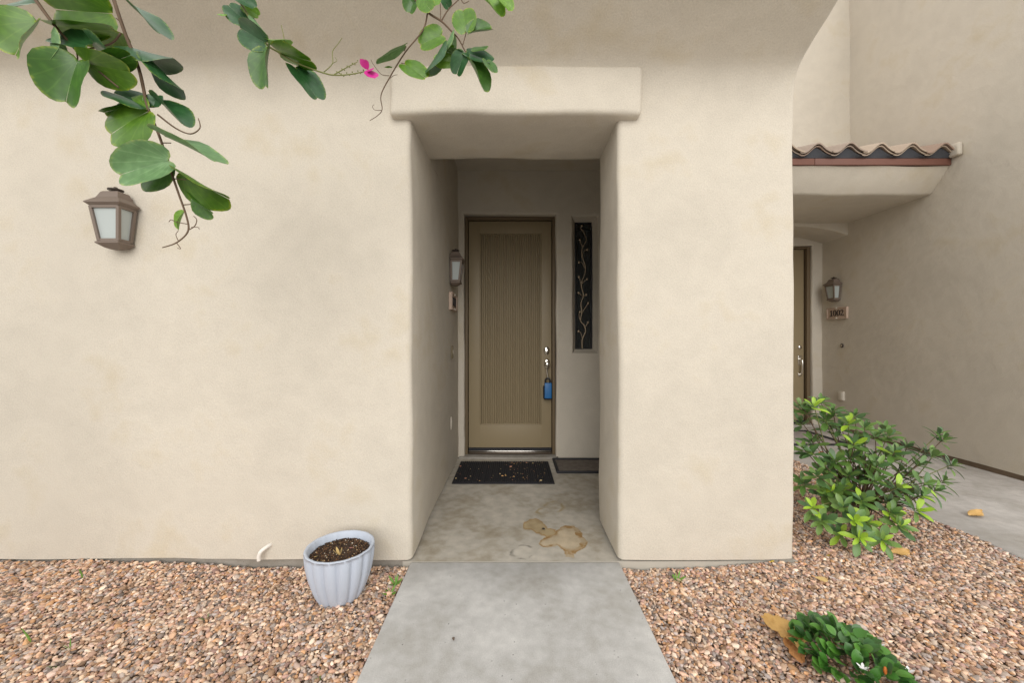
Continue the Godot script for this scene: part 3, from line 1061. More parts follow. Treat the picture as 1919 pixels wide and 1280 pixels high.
# ------------------------------------------------------------------ lanterns, number plaques, plates
# built facing +z with the wall plane at z = 0 and the eave at y = 0
func lantern(label: String, at: Vector3, turn: float) -> void:
	var L := thing("wall_lantern", label, "lantern", at, "bronze wall lanterns with frosted panes")
	L.rotation.y = turn
	var st := new_st()
	rbox(st, Vector3(-0.05, -0.21, 0.0), Vector3(0.05, 0.05, 0.012), 0.004)
	commit(st, "back_plate", M.bronze, L)
	# roof: flared hipped hood against the wall
	st = new_st()
	st.set_smooth_group(-1)
	var ring := func(hw: float, y: float, z0: float, z1: float) -> Array: return [Vector3(-hw, y, z0), Vector3(-hw, y, z1), Vector3(hw, y, z1), Vector3(hw, y, z0)]
	var rs := [ring.call(0.074, -0.020, 0.012, 0.106), ring.call(0.092, -0.004, 0.004, 0.124), ring.call(0.092, 0.0, 0.004, 0.124), ring.call(0.058, 0.030, 0.010, 0.094), ring.call(0.046, 0.062, 0.014, 0.082), ring.call(0.040, 0.068, 0.016, 0.076)]
	for i in rs.size() - 1:
		for k in 4: quad(st, rs[i][k], rs[i][(k + 1) % 4], rs[i + 1][(k + 1) % 4], rs[i + 1][k])
	quad(st, rs[-1][0], rs[-1][1], rs[-1][2], rs[-1][3])
	quad(st, rs[0][3], rs[0][2], rs[0][1], rs[0][0])
	commit(st, "hood", M.bronze, L)
	st = new_st()
	lathe(st, [Vector2(0.0, 0.066), Vector2(0.020, 0.066), Vector2(0.018, 0.078), Vector2(0.034, 0.080), Vector2(0.034, 0.086), Vector2(0.012, 0.090), Vector2(0.008, 0.098), Vector2(0.0, 0.100)], 14, Transform3D(Basis(), Vector3(0, 0, 0.046)))
	commit(st, "finial", M.bronze_dark, L)
	# cage: corner bars from (top) to (bottom)
	var tw := 0.072
	var bw := 0.050
	var tz := 0.104
	var bz := 0.082
	var yt := -0.019
	var yb := -0.195
	for s in [-1, 1]:
		for z in [[0.016, 0.016], [tz, bz]]:
			st = new_st()
			st.set_smooth_group(-1)
			var a := Vector3(s * tw, yt, z[0])
			var b := Vector3(s * bw, yb, z[1])
			bar(st, a, b, 0.0075)
			commit(st, "corner_bar", M.bronze, L)
	for e in [[tw, tz, yt - 0.004], [bw, bz, yb + 0.004]]:
		for q in [[Vector3(-e[0], e[2], e[1]), Vector3(e[0], e[2], e[1])], [Vector3(-e[0], e[2], 0.016), Vector3(-e[0], e[2], e[1])], [Vector3(e[0], e[2], 0.016), Vector3(e[0], e[2], e[1])]]:
			st = new_st(); st.set_smooth_group(-1); bar(st, q[0], q[1], 0.0062); commit(st, "rail", M.bronze, L)
	# frosted panes
	for q in [[Vector3(-tw, yt, tz - 0.003), Vector3(tw, yt, tz - 0.003), Vector3(bw, yb, bz - 0.003), Vector3(-bw, yb, bz - 0.003)], [Vector3(-tw + 0.003, yt, 0.016), Vector3(-tw + 0.003, yt, tz), Vector3(-bw + 0.003, yb, bz), Vector3(-bw + 0.003, yb, 0.016)], [Vector3(tw - 0.003, yt, 0.016), Vector3(tw - 0.003, yt, tz), Vector3(bw - 0.003, yb, bz), Vector3(bw - 0.003, yb, 0.016)]]:
		st = new_st(); st.set_smooth_group(-1); quad(st, q[0], q[1], q[2], q[3]); commit(st, "pane", M.frost, L)
	st = new_st()
	st.set_smooth_group(-1)
	rs = [ring.call(0.050, -0.192, 0.006, 0.082), ring.call(0.062, -0.204, 0.004, 0.096), ring.call(0.062, -0.209, 0.004, 0.096), ring.call(0.040, -0.228, 0.010, 0.066), ring.call(0.016, -0.236, 0.03, 0.05)]
	for i in rs.size() - 1:
		for k in 4: quad(st, rs[i][k], rs[i][(k + 1) % 4], rs[i + 1][(k + 1) % 4], rs[i + 1][k])
	quad(st, rs[-1][0], rs[-1][1], rs[-1][2], rs[-1][3])
	quad(st, rs[0][3], rs[0][2], rs[0][1], rs[0][0])
	commit(st, "base_tray", M.bronze, L)

func bar(st: SurfaceTool, a: Vector3, b: Vector3, w: float) -> void:
	var t := (b - a).normalized()
	var x := t.cross(Vector3(0, 0, 1) if absf(t.z) < 0.9 else Vector3(0, 1, 0)).normalized() * w
	var y := t.cross(x).normalized() * w
	var c := [-x - y, x - y, x + y, -x + y]
	for k in 4: quad(st, a + c[k], a + c[(k + 1) % 4], b + c[(k + 1) % 4], b + c[k])
	quad(st, a + c[3], a + c[2], a + c[1], a + c[0]); quad(st, b + c[0], b + c[1], b + c[2], b + c[3])

func plaque(label: String, at: Vector3, turn: float, number: String) -> void:
	var pq := thing("house_number_plaque", label, "plaque", at, "framed house number plaques")
	pq.rotation.y = turn
	var st := new_st()
	rbox(st, Vector3(-0.165, -0.078, 0), Vector3(0.165, 0.078, 0.020), 0.004)
	commit(st, "panel", M.plaque, pq)
	for b in [[-0.165, 0.064, 0.165, 0.078], [-0.165, -0.078, 0.165, -0.064], [-0.165, -0.0638, -0.149, 0.0638], [0.149, -0.0638, 0.165, 0.0638]]:
		st = new_st(); rbox(st, Vector3(b[0], b[1], 0.0205), Vector3(b[2], b[3], 0.030), 0.003); commit(st, "border", M.plaque, pq)
	for y in [0.068, -0.068]:
		st = new_st(); ellipsoid(st, Vector3(0, y, 0.028), Vector3(0.018, 0.012, 0.010), 10, 6); commit(st, "boss", M.plate_white, pq)
	var tm := TextMesh.new()
	var f := SystemFont.new()
	f.font_names = PackedStringArray(["Droid Serif"])
	tm.font = f; tm.text = number; tm.font_size = 64; tm.pixel_size = 0.00168; tm.depth = 0.006
	var o := put(tm, "numerals", M.ink, pq)
	o.position = Vector3(0, 0, 0.0245)

func lanterns_and_plates() -> void:
	lantern("weathered bronze lantern on the broad wall, orchid tree leaves hanging over it", Vector3(-2.12, 1.933, -FW + 0.004), 0)
	lantern("bronze lantern on the porch wall beside the ribbed door", Vector3(-0.551, 1.93, -3.60), PI / 2)
	lantern("bronze lantern above the plaque reading 1002", Vector3(4.348, 1.95, -5.36), -PI / 2)
	plaque("small framed number plaque under the porch lantern", Vector3(-0.551, 1.555, -3.66), PI / 2, "1001")
	plaque("framed house number plaque reading 1002 under a lantern", Vector3(4.348, 1.562, -5.34), -PI / 2, "1002")
	# porch switch plate, outlets, bell
	var t := thing("bell_plate", "olive metal bell plate on the porch wall below the plaque", "plate", Vector3(-0.551, 1.10, -3.66))
	t.rotation.y = PI / 2
	var st := new_st(); rbox(st, Vector3(-0.035, -0.058, 0), Vector3(0.035, 0.058, 0.012), 0.006); commit(st, "plate", M.plate_olive, t)
	st = new_st(); rbox(st, Vector3(-0.010, -0.018, 0.0121), Vector3(0.010, 0.018, 0.016), 0.003); commit(st, "button", M.plate_white, t)
	t = thing("wall_outlet", "pale outlet cover low on the porch wall beside the ribbed door", "outlet", Vector3(-0.551, 0.46, -3.62))
	t.rotation.y = PI / 2
	st = new_st(); rbox(st, Vector3(-0.035, -0.057, 0), Vector3(0.035, 0.057, 0.008), 0.004); commit(st, "cover", M.plate_white, t)
	st = new_st(); rbox(st, Vector3(-0.017, -0.034, 0.0081), Vector3(0.017, 0.034, 0.011), 0.003); commit(st, "receptacle", M.wall, t)
	t = thing("wall_outlet", "pale weatherproof outlet box low on the neighbouring wall behind the shrub", "outlet", Vector3(4.349, 0.47, -5.27))
	t.rotation.y = -PI / 2
	st = new_st(); rbox(st, Vector3(-0.038, -0.06, 0), Vector3(0.038, 0.06, 0.03), 0.005); commit(st, "box", M.plate_white, t)
	st = new_st(); rbox(st, Vector3(-0.03, -0.05, 0.0301), Vector3(0.03, 0.05, 0.038), 0.004); commit(st, "lid", M.plate_white, t)
	t = thing("bell_button", "small round brass bell button below the plaque reading 1002", "bell", Vector3(4.349, 1.13, -5.28))
	t.rotation.y = -PI / 2
	st = new_st(); lathe(st, [Vector2(0.026, 0), Vector2(0.026, 0.006), Vector2(0.018, 0.012), Vector2(0.0, 0.012)], 16, Transform3D(Basis(Vector3.RIGHT, PI / 2), Vector3.ZERO)); commit(st, "ring", M.bronze_dark, t)
	st = new_st(); lathe(st, [Vector2(0.012, 0.0121), Vector2(0.010, 0.017), Vector2(0.0, 0.018)], 12, Transform3D(Basis(Vector3.RIGHT, PI / 2), Vector3.ZERO)); commit(st, "button", M.iron, t)

# ------------------------------------------------------------------ mats
func mats() -> void:
	var m := thing("doormat", "black ribbed doormat with dry crumbs in front of the ribbed door", "doormat", Vector3(-0.074, 0.0, -3.66))
	var st := new_st()
	var w := 0.433
	var dp := 0.30
	rbox(st, Vector3(-w, 0.0, -dp), Vector3(w, 0.007, dp), 0.004)
	commit(st, "backing", M.rubber, m)
	for k in 46:
		st = new_st()
		var x := lerpf(-w + 0.016, w - 0.016, k / 45.0)
		st.set_smooth_group(-1)
		bar(st, Vector3(x, 0.0105 + rng.randf_range(-0.0015, 0.001), -dp + 0.016), Vector3(x + rng.randf_range(-0.002, 0.002), 0.0105, dp - 0.016), 0.0042)
		commit(st, "rib", M.carpet[k % 3], m)
	# crumbs
	var mm := MultiMesh.new()
	mm.transform_format = MultiMesh.TRANSFORM_3D
	mm.use_colors = true
	mm.mesh = pebble_mesh(3, 0.45)
	mm.instance_count = 120
	for i in 120:
		var big := i < 16
		var s := rng.randf_range(0.006, 0.013) if big else rng.randf_range(0.0015, 0.0045)
		var p := Vector3(rng.randf_range(-w + 0.02, w - 0.02), 0.0165, rng.randf_range(-dp + 0.02, dp - 0.02))
		if not big and i % 2 == 0: p.x = lerpf(p.x, w - 0.08, 0.6)
		mm.set_instance_transform(i, Transform3D(Basis.from_euler(Vector3(0, rng.randf() * TAU, 0)).scaled_local(Vector3(s, s * 0.35, s * 0.55)), p))
		mm.set_instance_color(i, [Color(0.62, 0.36, 0.14), Color(0.68, 0.52, 0.28), Color(0.6, 0.3, 0.2)][i % 3])
	var cr := MultiMeshInstance3D.new()
	cr.name = "dry_crumbs"
	cr.multimesh = mm; cr.material_override = M.tinted
	add_child(cr)
	cr.position = m.position
	tag(cr, "dry leaf crumbs scattered over the black doormat", "debris"); cr.set_meta("kind", "stuff")
	# second, grey mat
	var g := thing("grey_mat", "grey tray mat with a raised black rim under the narrow sidelight", "mat", Vector3(0.80, 0.0, -3.83))
	st = new_st(); rbox(st, Vector3(-0.37, 0, -0.19), Vector3(0.40, 0.008, 0.19), 0.004); commit(st, "pad", M.greymat, g)
	for b in [[-0.395, -0.205, 0.42, -0.19], [-0.395, 0.19, 0.42, 0.205], [-0.395, -0.1898, -0.3702, 0.1898], [0.4002, -0.1898, 0.42, 0.1898]]:
		st = new_st(); rbox(st, Vector3(b[0], 0, b[1]), Vector3(b[2], 0.022, b[3]), 0.006); commit(st, "rim", M.rubber, g)
	# neighbour's mat
	var n := thing("doormat", "pale doormat with a dark border at the neighbouring door", "doormat", Vector3(3.40, 0.0, -4.93))
	st = new_st(); rbox(st, Vector3(-0.42, 0.002, -0.31), Vector3(0.42, 0.009, 0.31), 0.004); commit(st, "pile", M.palemat, n)
	for b in [[-0.50, -0.375, 0.50, -0.31], [-0.50, 0.31, 0.50, 0.375], [-0.50, -0.3098, -0.4202, 0.3098], [0.4202, -0.3098, 0.50, 0.3098]]:
		st = new_st(); rbox(st, Vector3(b[0], 0.002, b[1]), Vector3(b[2], 0.012, b[3]), 0.004); commit(st, "border", M.rubber, n)

# ------------------------------------------------------------------ pot
func planter() -> void:
	var gy := gravel_y(-0.83, -1.95) - 0.004
	var t := thing("flower_pot", "pale blue fluted flower pot filled with bare soil", "pot", Vector3(-0.838, gy, -1.955))
	var H := 0.245
	var st := new_st()
	var R := func(s: float) -> float: return lerpf(0.092, 0.160, pow(sin(s * PI / 2), 0.75))
	var n := 15
	var sides := n * 12
	var rows := []
	for i in 19:
		var s := i / 18.0
		var row := PackedVector3Array()
		for k in sides + 1:
			var a := TAU * k / sides
			var flute: float = absf(sin(a * n / 2.0))
			var amp := 0.075 * smoothstep(1.0, 0.92, s) + 0.022
			var rr: float = R.call(s) * (1.0 - amp * pow(1.0 - flute, 1.6))
			row.append(Vector3(rr * cos(a), s * H, rr * sin(a)))
		rows.append(row)
	for q in [[0.160, 1.0], [0.158, 1.018], [0.150, 1.02], [0.145, 1.0], [0.138, 0.8], [0.128, 0.6]]:
		var row := PackedVector3Array()
		for k in sides + 1:
			var a := TAU * k / sides
			var flute: float = absf(sin(a * n / 2.0))
			var rr: float = q[0] * (1.0 - 0.014 * pow(1.0 - flute, 2.0))
			row.append(Vector3(rr * cos(a), q[1] * H, rr * sin(a)))
		rows.append(row)
	grid(st, rows, 1)
	commit(st, "bowl", M.pot, t)
	# soil
	st = new_st()
	rows = []
	for i in 15:
		var rr := 0.1425 * i / 14.0
		var row := PackedVector3Array()
		for k in 49:
			var a := TAU * k / 48
			var p := Vector3(rr * cos(a), 0, rr * sin(a))
			p.y = H * 0.86 + wn2.get_noise_2d(p.x * 14, p.z * 14) * 0.006 + wn2.get_noise_2d(p.x * 60, p.z * 60 + 9) * 0.004 + 0.008 * (1.0 - i / 14.0)
			row.append(p)
		rows.append(row)
	grid(st, rows, 1)
	commit(st, "soil", M.soil, t)
	var mm := MultiMesh.new()
	mm.transform_format = MultiMesh.TRANSFORM_3D
	mm.use_colors = true
	mm.mesh = pebble_mesh(7, 0.7)
	mm.instance_count = 1500
	for i in 1500:
		var a := rng.randf() * TAU
		var rr := 0.135 * sqrt(rng.randf())
		var s := rng.randf_range(0.0018, 0.0045)
		mm.set_instance_transform(i, Transform3D(Basis.from_euler(Vector3(rng.randf() * 2, rng.randf() * TAU, 0)).scaled_local(Vector3(s, s * 0.6, s * 0.7)), Vector3(rr * cos(a), H * 0.872 + rng.randf() * 0.006, rr * sin(a))))
		var c: Color = [Color(0.05, 0.03, 0.02), Color(0.10, 0.055, 0.03), Color(0.17, 0.09, 0.045), Color(0.03, 0.02, 0.015)][rng.randi() % 4]
		if rng.randf() < 0.07: c = [Color(0.55, 0.4, 0.22), Color(0.6, 0.55, 0.45), Color(0.45, 0.28, 0.12)][rng.randi() % 3]
		mm.set_instance_color(i, c)
	var cr := MultiMeshInstance3D.new()
	cr.name = "soil_crumbs"; cr.multimesh = mm; cr.material_override = M.tinted
	t.add_child(cr)
	cr.set_meta("kind", "stuff")
	# dried sprout and litter on the soil
	var s := thing("dry_sprout", "small yellowed sprout in the soil of the blue pot", "plant", t.position + Vector3(0.01, H * 0.875, 0.03))
	var bm := blade_mesh(0.28, 0.5, 0.3, 0.3)
	for q in [[0.3, 0.7, 0.045], [2.2, 0.35, 0.055], [3.9, 0.15, 0.05], [5.2, 0.5, 0.03]]:
		var o := put(bm, "blade", M.straw, s)
		o.transform = Transform3D(aim(Vector3(cos(q[0]), q[1] * 2.0, sin(q[0])), Vector3.UP).scaled_local(Vector3.ONE * q[2]), Vector3(0, 0.002, 0))
	for q in [[-0.105, 0.045, 0.5], [0.05, -0.04, 2.0], [-0.04, -0.085, 1.0]]:
		var o := put(bm, numbered("fallen_leaf"), M.straw if q[0] < 0 else M.pink, self)
		o.transform = Transform3D(aim(Vector3(cos(q[2]), 0.1, sin(q[2])), Vector3.UP).scaled_local(Vector3(0.05, 0.035, 0.035)), t.position + Vector3(q[0], H * 0.89, q[1]))
		tag(o, ["straw coloured leaf scrap on the potting soil by the rim", "pink petal scrap lying on the potting soil", "thin straw coloured scrap at the back of the potting soil"][[-0.105, 0.05, -0.04].find(q[0])], "leaf")

func lockbox() -> void:
	var c := Vector3(0.372, 0.0, -4.215)
	var t := thing("lockbox", "blue key lockbox hanging from the knob of the ribbed door", "lockbox", Vector3(c.x, 0.70, c.z + 0.045))
	var st := new_st()
	rbox(st, Vector3(-0.034, -0.10, -0.022), Vector3(0.040, 0.062, 0.022), 0.008)
	commit(st, "case", M.blue, t)
	st = new_st(); rbox(st, Vector3(-0.040, -0.112, -0.024), Vector3(0.044, -0.101, 0.024), 0.004); commit(st, "bumper", M.rubber, t)
	st = new_st(); rbox(st, Vector3(-0.048, -0.098, -0.018), Vector3(-0.0345, 0.03, 0.018), 0.005); commit(st, "bumper", M.rubber, t)
	st = new_st()
	tube(st, smooth_path([Vector3(-0.022, 0.06, 0), Vector3(-0.024, 0.09, 0), Vector3(0.0, 0.112, 0), Vector3(0.024, 0.09, 0), Vector3(0.022, 0.06, 0)], 5), [0.009], 8)
	commit(st, "shackle_cover", M.rubber, t)
	st = new_st()
	tube(st, smooth_path([Vector3(-0.004, 0.235, 0.012), Vector3(-0.010, 0.2, 0.004), Vector3(-0.006, 0.155, 0.002), Vector3(0.006, 0.105, 0)], 5), [0.0085], 8)
	commit(st, "shackle", M.chrome, t)

func drain_pipe() -> void:
	var b := P(487, 1049, FW - 0.04)
	var t := thing("drain_pipe", "short white bent drain pipe poking from the foot of the wall", "pipe", Vector3(b.x, b.y, b.z))
	var st := new_st()
	tube(st, smooth_path([Vector3(0.042, 0.062, -0.05), Vector3(0.028, 0.058, -0.02), Vector3(0.008, 0.042, -0.002), Vector3(0.0, 0.02, 0.002), Vector3(0.0, -0.004, 0.002)], 5), [0.0105], 10)
	commit(st, "pipe", M.pvc, t)
	st = new_st()
	lathe(st, [Vector2(0.0128, 0), Vector2(0.0128, 0.010), Vector2(0.0108, 0.010)], 12, Transform3D(Basis(Vector3.RIGHT, -PI / 2), Vector3(0.040, 0.061, -0.034)))
	commit(st, "collar", M.pvc, t)

# ------------------------------------------------------------------ orchid tree branches
var leaf_meshes := []
var tree_leaf_mats := []
func leaf(b: Node3D, bx: float, by: float, tx: float, ty: float, w: float, d: float, tone: int, dz := 0.0) -> void:
	var a := P(bx, by, d)
	var e := P(tx, ty, d + dz)
	var L := a.distance_to(e)
	var wm := w / F * d
	var wn_ := maxf(wm, 0.82 * L)
	var roll := acos(clampf(wm / wn_, 0.16, 1.0)) * (1.0 if rng.randf() < 0.5 else -1.0)
	var y := (e - a).normalized()
	var bas := aim(y, (Vector3(0, EYE, 0) - a).normalized().lerp(Vector3(0, 0, 1), smoothstep(0.25, 0.8, w / F * d / L)))
	bas = Basis(y, roll + rng.randf_range(-0.15, 0.15)) * bas
	var o := put(leaf_meshes[rng.randi() % leaf_meshes.size()], "leaf", tree_leaf_mats[tone], b)
	o.transform = Transform3D(bas.scaled_local(Vector3(wn_ / 1.1, L / 0.95, wn_ / 1.1)), a - origin_of(b))

func stem(st: SurfaceTool, px: Array, d: float, r0: float, r1: float, drift := 0.0) -> Array:
	var c := []
	for i in px.size(): c.append(P(px[i][0], px[i][1], d + drift * i))
	var p := smooth_path(c, 5)
	tube(st, p, taper(p.size(), r0, r1), 6)
	return c

func orchid_tree() -> void:
	for q in [[0.06, 0.25, 0.0], [0.22, -0.3, 1.7], [0.34, 0.3, 3.1], [0.14, 0.5, 4.4], [0.28, -0.15, 5.5]]:
		leaf_meshes.append(bilobed_mesh(q[0], q[1], q[2]))
	var spec := [
		[Color(0.072, 0.165, 0.010), Color(0.135, 0.245, 0.025), Color(0.38, 0.38, 0.03), 0.4, Color(0.30, 0.42, 0.05)],
		[Color(0.020, 0.078, 0.022), Color(0.05, 0.13, 0.045), Color(0.26, 0.33, 0.03), 0.38, Color(0.12, 0.22, 0.06)],
		[Color(0.13, 0.26, 0.022), Color(0.20, 0.34, 0.05), Color(0.42, 0.44, 0.05), 0.42, Color(0.40, 0.55, 0.06)],
		[Color(0.11, 0.215, 0.08), Color(0.20, 0.32, 0.15), Color(0.36, 0.42, 0.12), 0.55, Color(0.25, 0.35, 0.15)],
		[Color(0.038, 0.110, 0.010), Color(0.08, 0.175, 0.022), Color(0.26, 0.31, 0.04), 0.40, Color(0.22, 0.32, 0.05)],
	]
	for i in spec.size():
		var s: Array = spec[i]
		var m := mat(Color.WHITE, s[3], 0, 0.5)
		m.albedo_texture = leaf_texture(s[0], s[1], s[2], 60 + i)
		m.backlight_enabled = true; m.backlight = s[4]
		tree_leaf_mats.append(m)
	var t := thing("orchid_tree", "orchid tree hanging thin branches of two-lobed green leaves before the wall", "tree", Vector3(-2.55, -0.03, -1.05))
	# trunk and limbs, which stand beside and above the view
	var st := new_st()
	var tp := smooth_path([Vector3(-2.55, -0.1, -1.05), Vector3(-2.50, 0.9, -1.08), Vector3(-2.56, 1.8, -1.06), Vector3(-2.40, 2.6, -1.1)], 6)
	tube(st, tp, taper(tp.size(), 0.075, 0.05), 10)
	wcommit(st, "trunk", M.bark, t)
	st = new_st()
	tp = smooth_path([Vector3(-2.40, 2.58, -1.1), Vector3(-1.9, 2.95, -1.12), Vector3(-1.2, 3.05, -1.25), Vector3(-0.75, 2.98, -1.4), Vector3(-0.45, 2.85, -1.55)], 6)
	tube(st, tp, taper(tp.size(), 0.035, 0.012), 8)
	wcommit(st, "limb", M.bark, t)

	# --- branch over the lantern
	var D := 1.15
	var b := part_node("branch", t)
	st = new_st()
	var up := P(213, -6, D)
	var c0 := smooth_path([Vector3(-1.62, 2.98, -1.16), Vector3(-1.3, 2.6, -1.16), up], 5)
	tube(st, c0, taper(c0.size(), 0.010, 0.0055), 7)
	stem(st, [[213, -6], [235, 60], [262, 130], [278, 200], [300, 255], [318, 310], [335, 360], [352, 410], [353, 435], [332, 455], [306, 464]], D, 0.0055, 0.0016)
	stem(st, [[228, 62], [215, 78], [198, 86], [165, 92]], D, 0.003, 0.002)
	stem(st, [[297, 215], [330, 240], [358, 251], [376, 240], [373, 222]], D, 0.0025, 0.0014)
	stem(st, [[353, 432], [366, 424], [370, 412], [364, 405]], D, 0.0016, 0.0010)
	stem(st, [[352, 420], [332, 416], [322, 412], [318, 416]], D, 0.0013, 0.0009)
	stem(st, [[360, 426], [372, 426], [375, 430]], D, 0.0012, 0.0008)
	stem(st, [[336, 452], [331, 440], [336, 432]], D, 0.0012, 0.0008)
	stem(st, [[332, 455], [340, 466], [334, 465]], D, 0.0012, 0.0008)
	for q in [[226, 40, 219, 34], [252, 104, 276, 106], [305, 268, 322, 268], [318, 300, 310, 299], [328, 335, 350, 337], [345, 384, 358, 383]]:
		stem(st, [[q[0], q[1]], [q[2], q[3]]], D, 0.0018, 0.0014)
	wcommit(st, "twig", M.twig, b)
	for q in [[217, 26, 98, 17, 96, 0], [221, 58, 102, 52, 36, 0], [241, 2, 304, 64, 20, 1], [278, 106, 346, 173, 20, 1], [236, 86, 329, 112, 17, 1], [297, 186, 347, 234, 17, 1], [305, 252, 409, 303, 13, 3], [322, 299, 222, 328, 78, 3], [318, 300, 262, 345, 60, 4], [335, 320, 432, 376, 34, 0], [360, 367, 400, 402, 26, 4], [346, 397, 335, 429, 22, 2], [284, 205, 205, 252, 92, 0], [283, 203, 212, 172, 42, 1], [289, 200, 296, 178, 36, 1], [250, 195, 196, 212, 26, 4]]:
		leaf(b, q[0], q[1], q[2], q[3], q[4], D + rng.randf_range(-0.02, 0.02), q[5], rng.randf_range(-0.03, 0.03))
	b = part_node("branch", t)
	D = 1.12
	st = new_st()
	c0 = smooth_path([Vector3(-1.75, 2.96, -1.13), Vector3(-1.55, 2.5, -1.12), P(66, -4, D)], 5)
	tube(st, c0, taper(c0.size(), 0.008, 0.005), 7)
	stem(st, [[66, -4], [86, 24], [110, 55], [150, 100], [185, 132], [224, 164]], D, 0.005, 0.002)
	stem(st, [[145, 95], [147, 108], [146, 118]], D, 0.002, 0.0015)
	wcommit(st, "twig", M.twig, b)
	for q in [[70, 4, -4, 22, 46, 1], [72, 36, 26, 104, 98, 0], [168, 86, 103, 70, 44, 1], [171, 75, 225, 121, 24, 1], [148, 108, 122, 193, 100, 4], [160, 118, 247, 136, 52, 0], [196, 120, 248, 104, 30, 4], [100, 60, 86, 130, 14, 3]]:
		leaf(b, q[0], q[1], q[2], q[3], q[4], D + rng.randf_range(-0.02, 0.02), q[5], rng.randf_range(-0.02, 0.02))

	# --- branch with the flower
	b = part_node("branch", t)
	D = 1.42
	st = new_st()
	c0 = smooth_path([Vector3(-1.2, 3.04, -1.26), Vector3(-1.05, 2.75, -1.36), P(446, -6, D)], 5)
	tube(st, c0, taper(c0.size(), 0.006, 0.0045), 7)
	stem(st, [[446, -6], [456, 12], [472, 39], [500, 82], [521, 97], [557, 118], [608, 137], [632, 141], [660, 139], [684, 134]], D, 0.0045, 0.0018)
	stem(st, [[608, 135], [624, 119], [624, 97], [634, 83], [642, 71]], D, 0.0018, 0.0011)
	stem(st, [[624, 119], [632, 114], [629, 108]], D, 0.0012, 0.0008)
	stem(st, [[627, 140], [648, 128], [671, 116]], D, 0.0022, 0.0013)
	stem(st, [[535, 95], [533, 70], [528, 47]], D, 0.0018, 0.0012)
	stem(st, [[521, 97], [526, 90], [524, 84]], D, 0.0014, 0.001)
	for k in 9:   # bud scars along the flower spikes
		var f := k / 8.0
		ellipsoid(st, P(lerpf(640, 682, f), lerpf(141, 134, f) + (2.5 if k % 2 else -2.5), D), Vector3.ONE * 0.0026, 6, 4)
		ellipsoid(st, P(lerpf(632, 671, f), lerpf(137, 116, f) + (2.5 if k % 2 else -2.5), D), Vector3.ONE * 0.0024, 6, 4)
	wcommit(st, "twig", M.twig_green, b)
	for q in [[467, 46, 428, 8, 34, 1], [501, 82, 450, 52, 42, 1], [444, -4, 478, 14, 30, 1], [456, 10, 486, 30, 24, 2], [500, 75, 547, 77, 10, 2], [478, 36, 503, 68, 9, 3], [503, 86, 498, 164, 24, 4], [522, 97, 585, 117, 27, 0], [552, 124, 597, 185, 36, 1], [426, 28, 409, 27, 7, 2]]:
		leaf(b, q[0], q[1], q[2], q[3], q[4], D + rng.randf_range(-0.02, 0.02), q[5], rng.randf_range(-0.02, 0.02))
	var fc := P(691, 131, D)
	var pm := blade_mesh(0.62, 0.6, 0.2, 0.2)
	for q in [[675, 112, 0.04], [704, 155, 0.045], [702, 136, 0.03], [684, 113, 0.034], [695, 152, 0.036]]:
		var e := P(q[0], q[1], D - 0.02)
		var o := put(pm, "petal", M.petal, b)
		o.transform = Transform3D(aim(e - fc, Vector3(0.5, -0.2, 1)).scaled_local(Vector3.ONE * maxf(q[2], fc.distance_to(e) * 1.05)), fc - origin_of(b))

	# --- branch over the lintel
	b = part_node("branch", t)
	D = 1.52
	st = new_st()
	c0 = smooth_path([Vector3(-0.62, 2.93, -1.47), Vector3(-0.48, 2.72, -1.5), P(776, -5, D)], 5)
	tube(st, c0, taper(c0.size(), 0.006, 0.005), 7)
	stem(st, [[776, -5], [802, 23], [828, 40], [845, 57], [860, 73], [872, 96]], D, 0.005, 0.0022)
	stem(st, [[802, 25], [793, 57], [761, 97], [733, 142], [715, 178], [717, 205], [708, 217], [694, 226]], D, 0.0032, 0.0011)
	stem(st, [[828, 39], [841, 18], [864, -4]], D, 0.0028, 0.002)
	stem(st, [[864, -2], [870, 6], [880, 2]], D, 0.002, 0.0012)
	stem(st, [[826, 38], [826, 12], [824, 0]], D, 0.0016, 0.0012)
	stem(st, [[868, 84], [873, 66], [875, 58]], D, 0.0018, 0.0014)
	stem(st, [[730, 142], [715, 139], [700, 120], [696, 112]], D, 0.0013, 0.0009)
	stem(st, [[728, 150], [738, 142], [746, 140]], D, 0.0012, 0.0008)
	stem(st, [[716, 207], [703, 206], [699, 200], [702, 196]], D, 0.0011, 0.0008)
	for q in [[752, 118, 762, 120], [845, 58, 848, 62], [872, 96, 880, 100], [758, 96, 762, 88]]:
		stem(st, [[q[0], q[1]], [q[2], q[3]]], D, 0.0016, 0.0013)
	wcommit(st, "twig", M.twig, b)
	for q in [[778, -2, 768, 24, 34, 4], [790, -6, 808, 20, 30, 0], [830, -4, 842, 16, 24, 1], [812, -6, 818, 10, 26, 2], [906, -4, 940, 31, 34, 2], [932, -6, 957, 20, 28, 2], [875, 61, 868, 18, 46, 0], [876, 62, 922, 54, 36, 4], [831, 64, 788, 84, 44, 0], [848, 62, 815, 120, 13, 3], [833, 80, 798, 136, 15, 1], [757, 119, 799, 146, 40, 0], [849, 115, 815, 115, 30, 2], [872, 98, 856, 140, 38, 1], [873, 97, 921, 116, 38, 1], [880, 112, 909, 171, 34, 4], [912, 112, 926, 136, 18, 4], [885, 92, 914, 89, 13, 4], [834, 84, 852, 90, 11, 2], [840, 92, 869, 100, 11, 3], [761, 84, 707, 113, 10, 3], [722, 126, 735, 127, 5, 2]]:
		leaf(b, q[0], q[1], q[2], q[3], q[4], D + rng.randf_range(-0.02, 0.02), q[5], rng.randf_range(-0.02, 0.02))

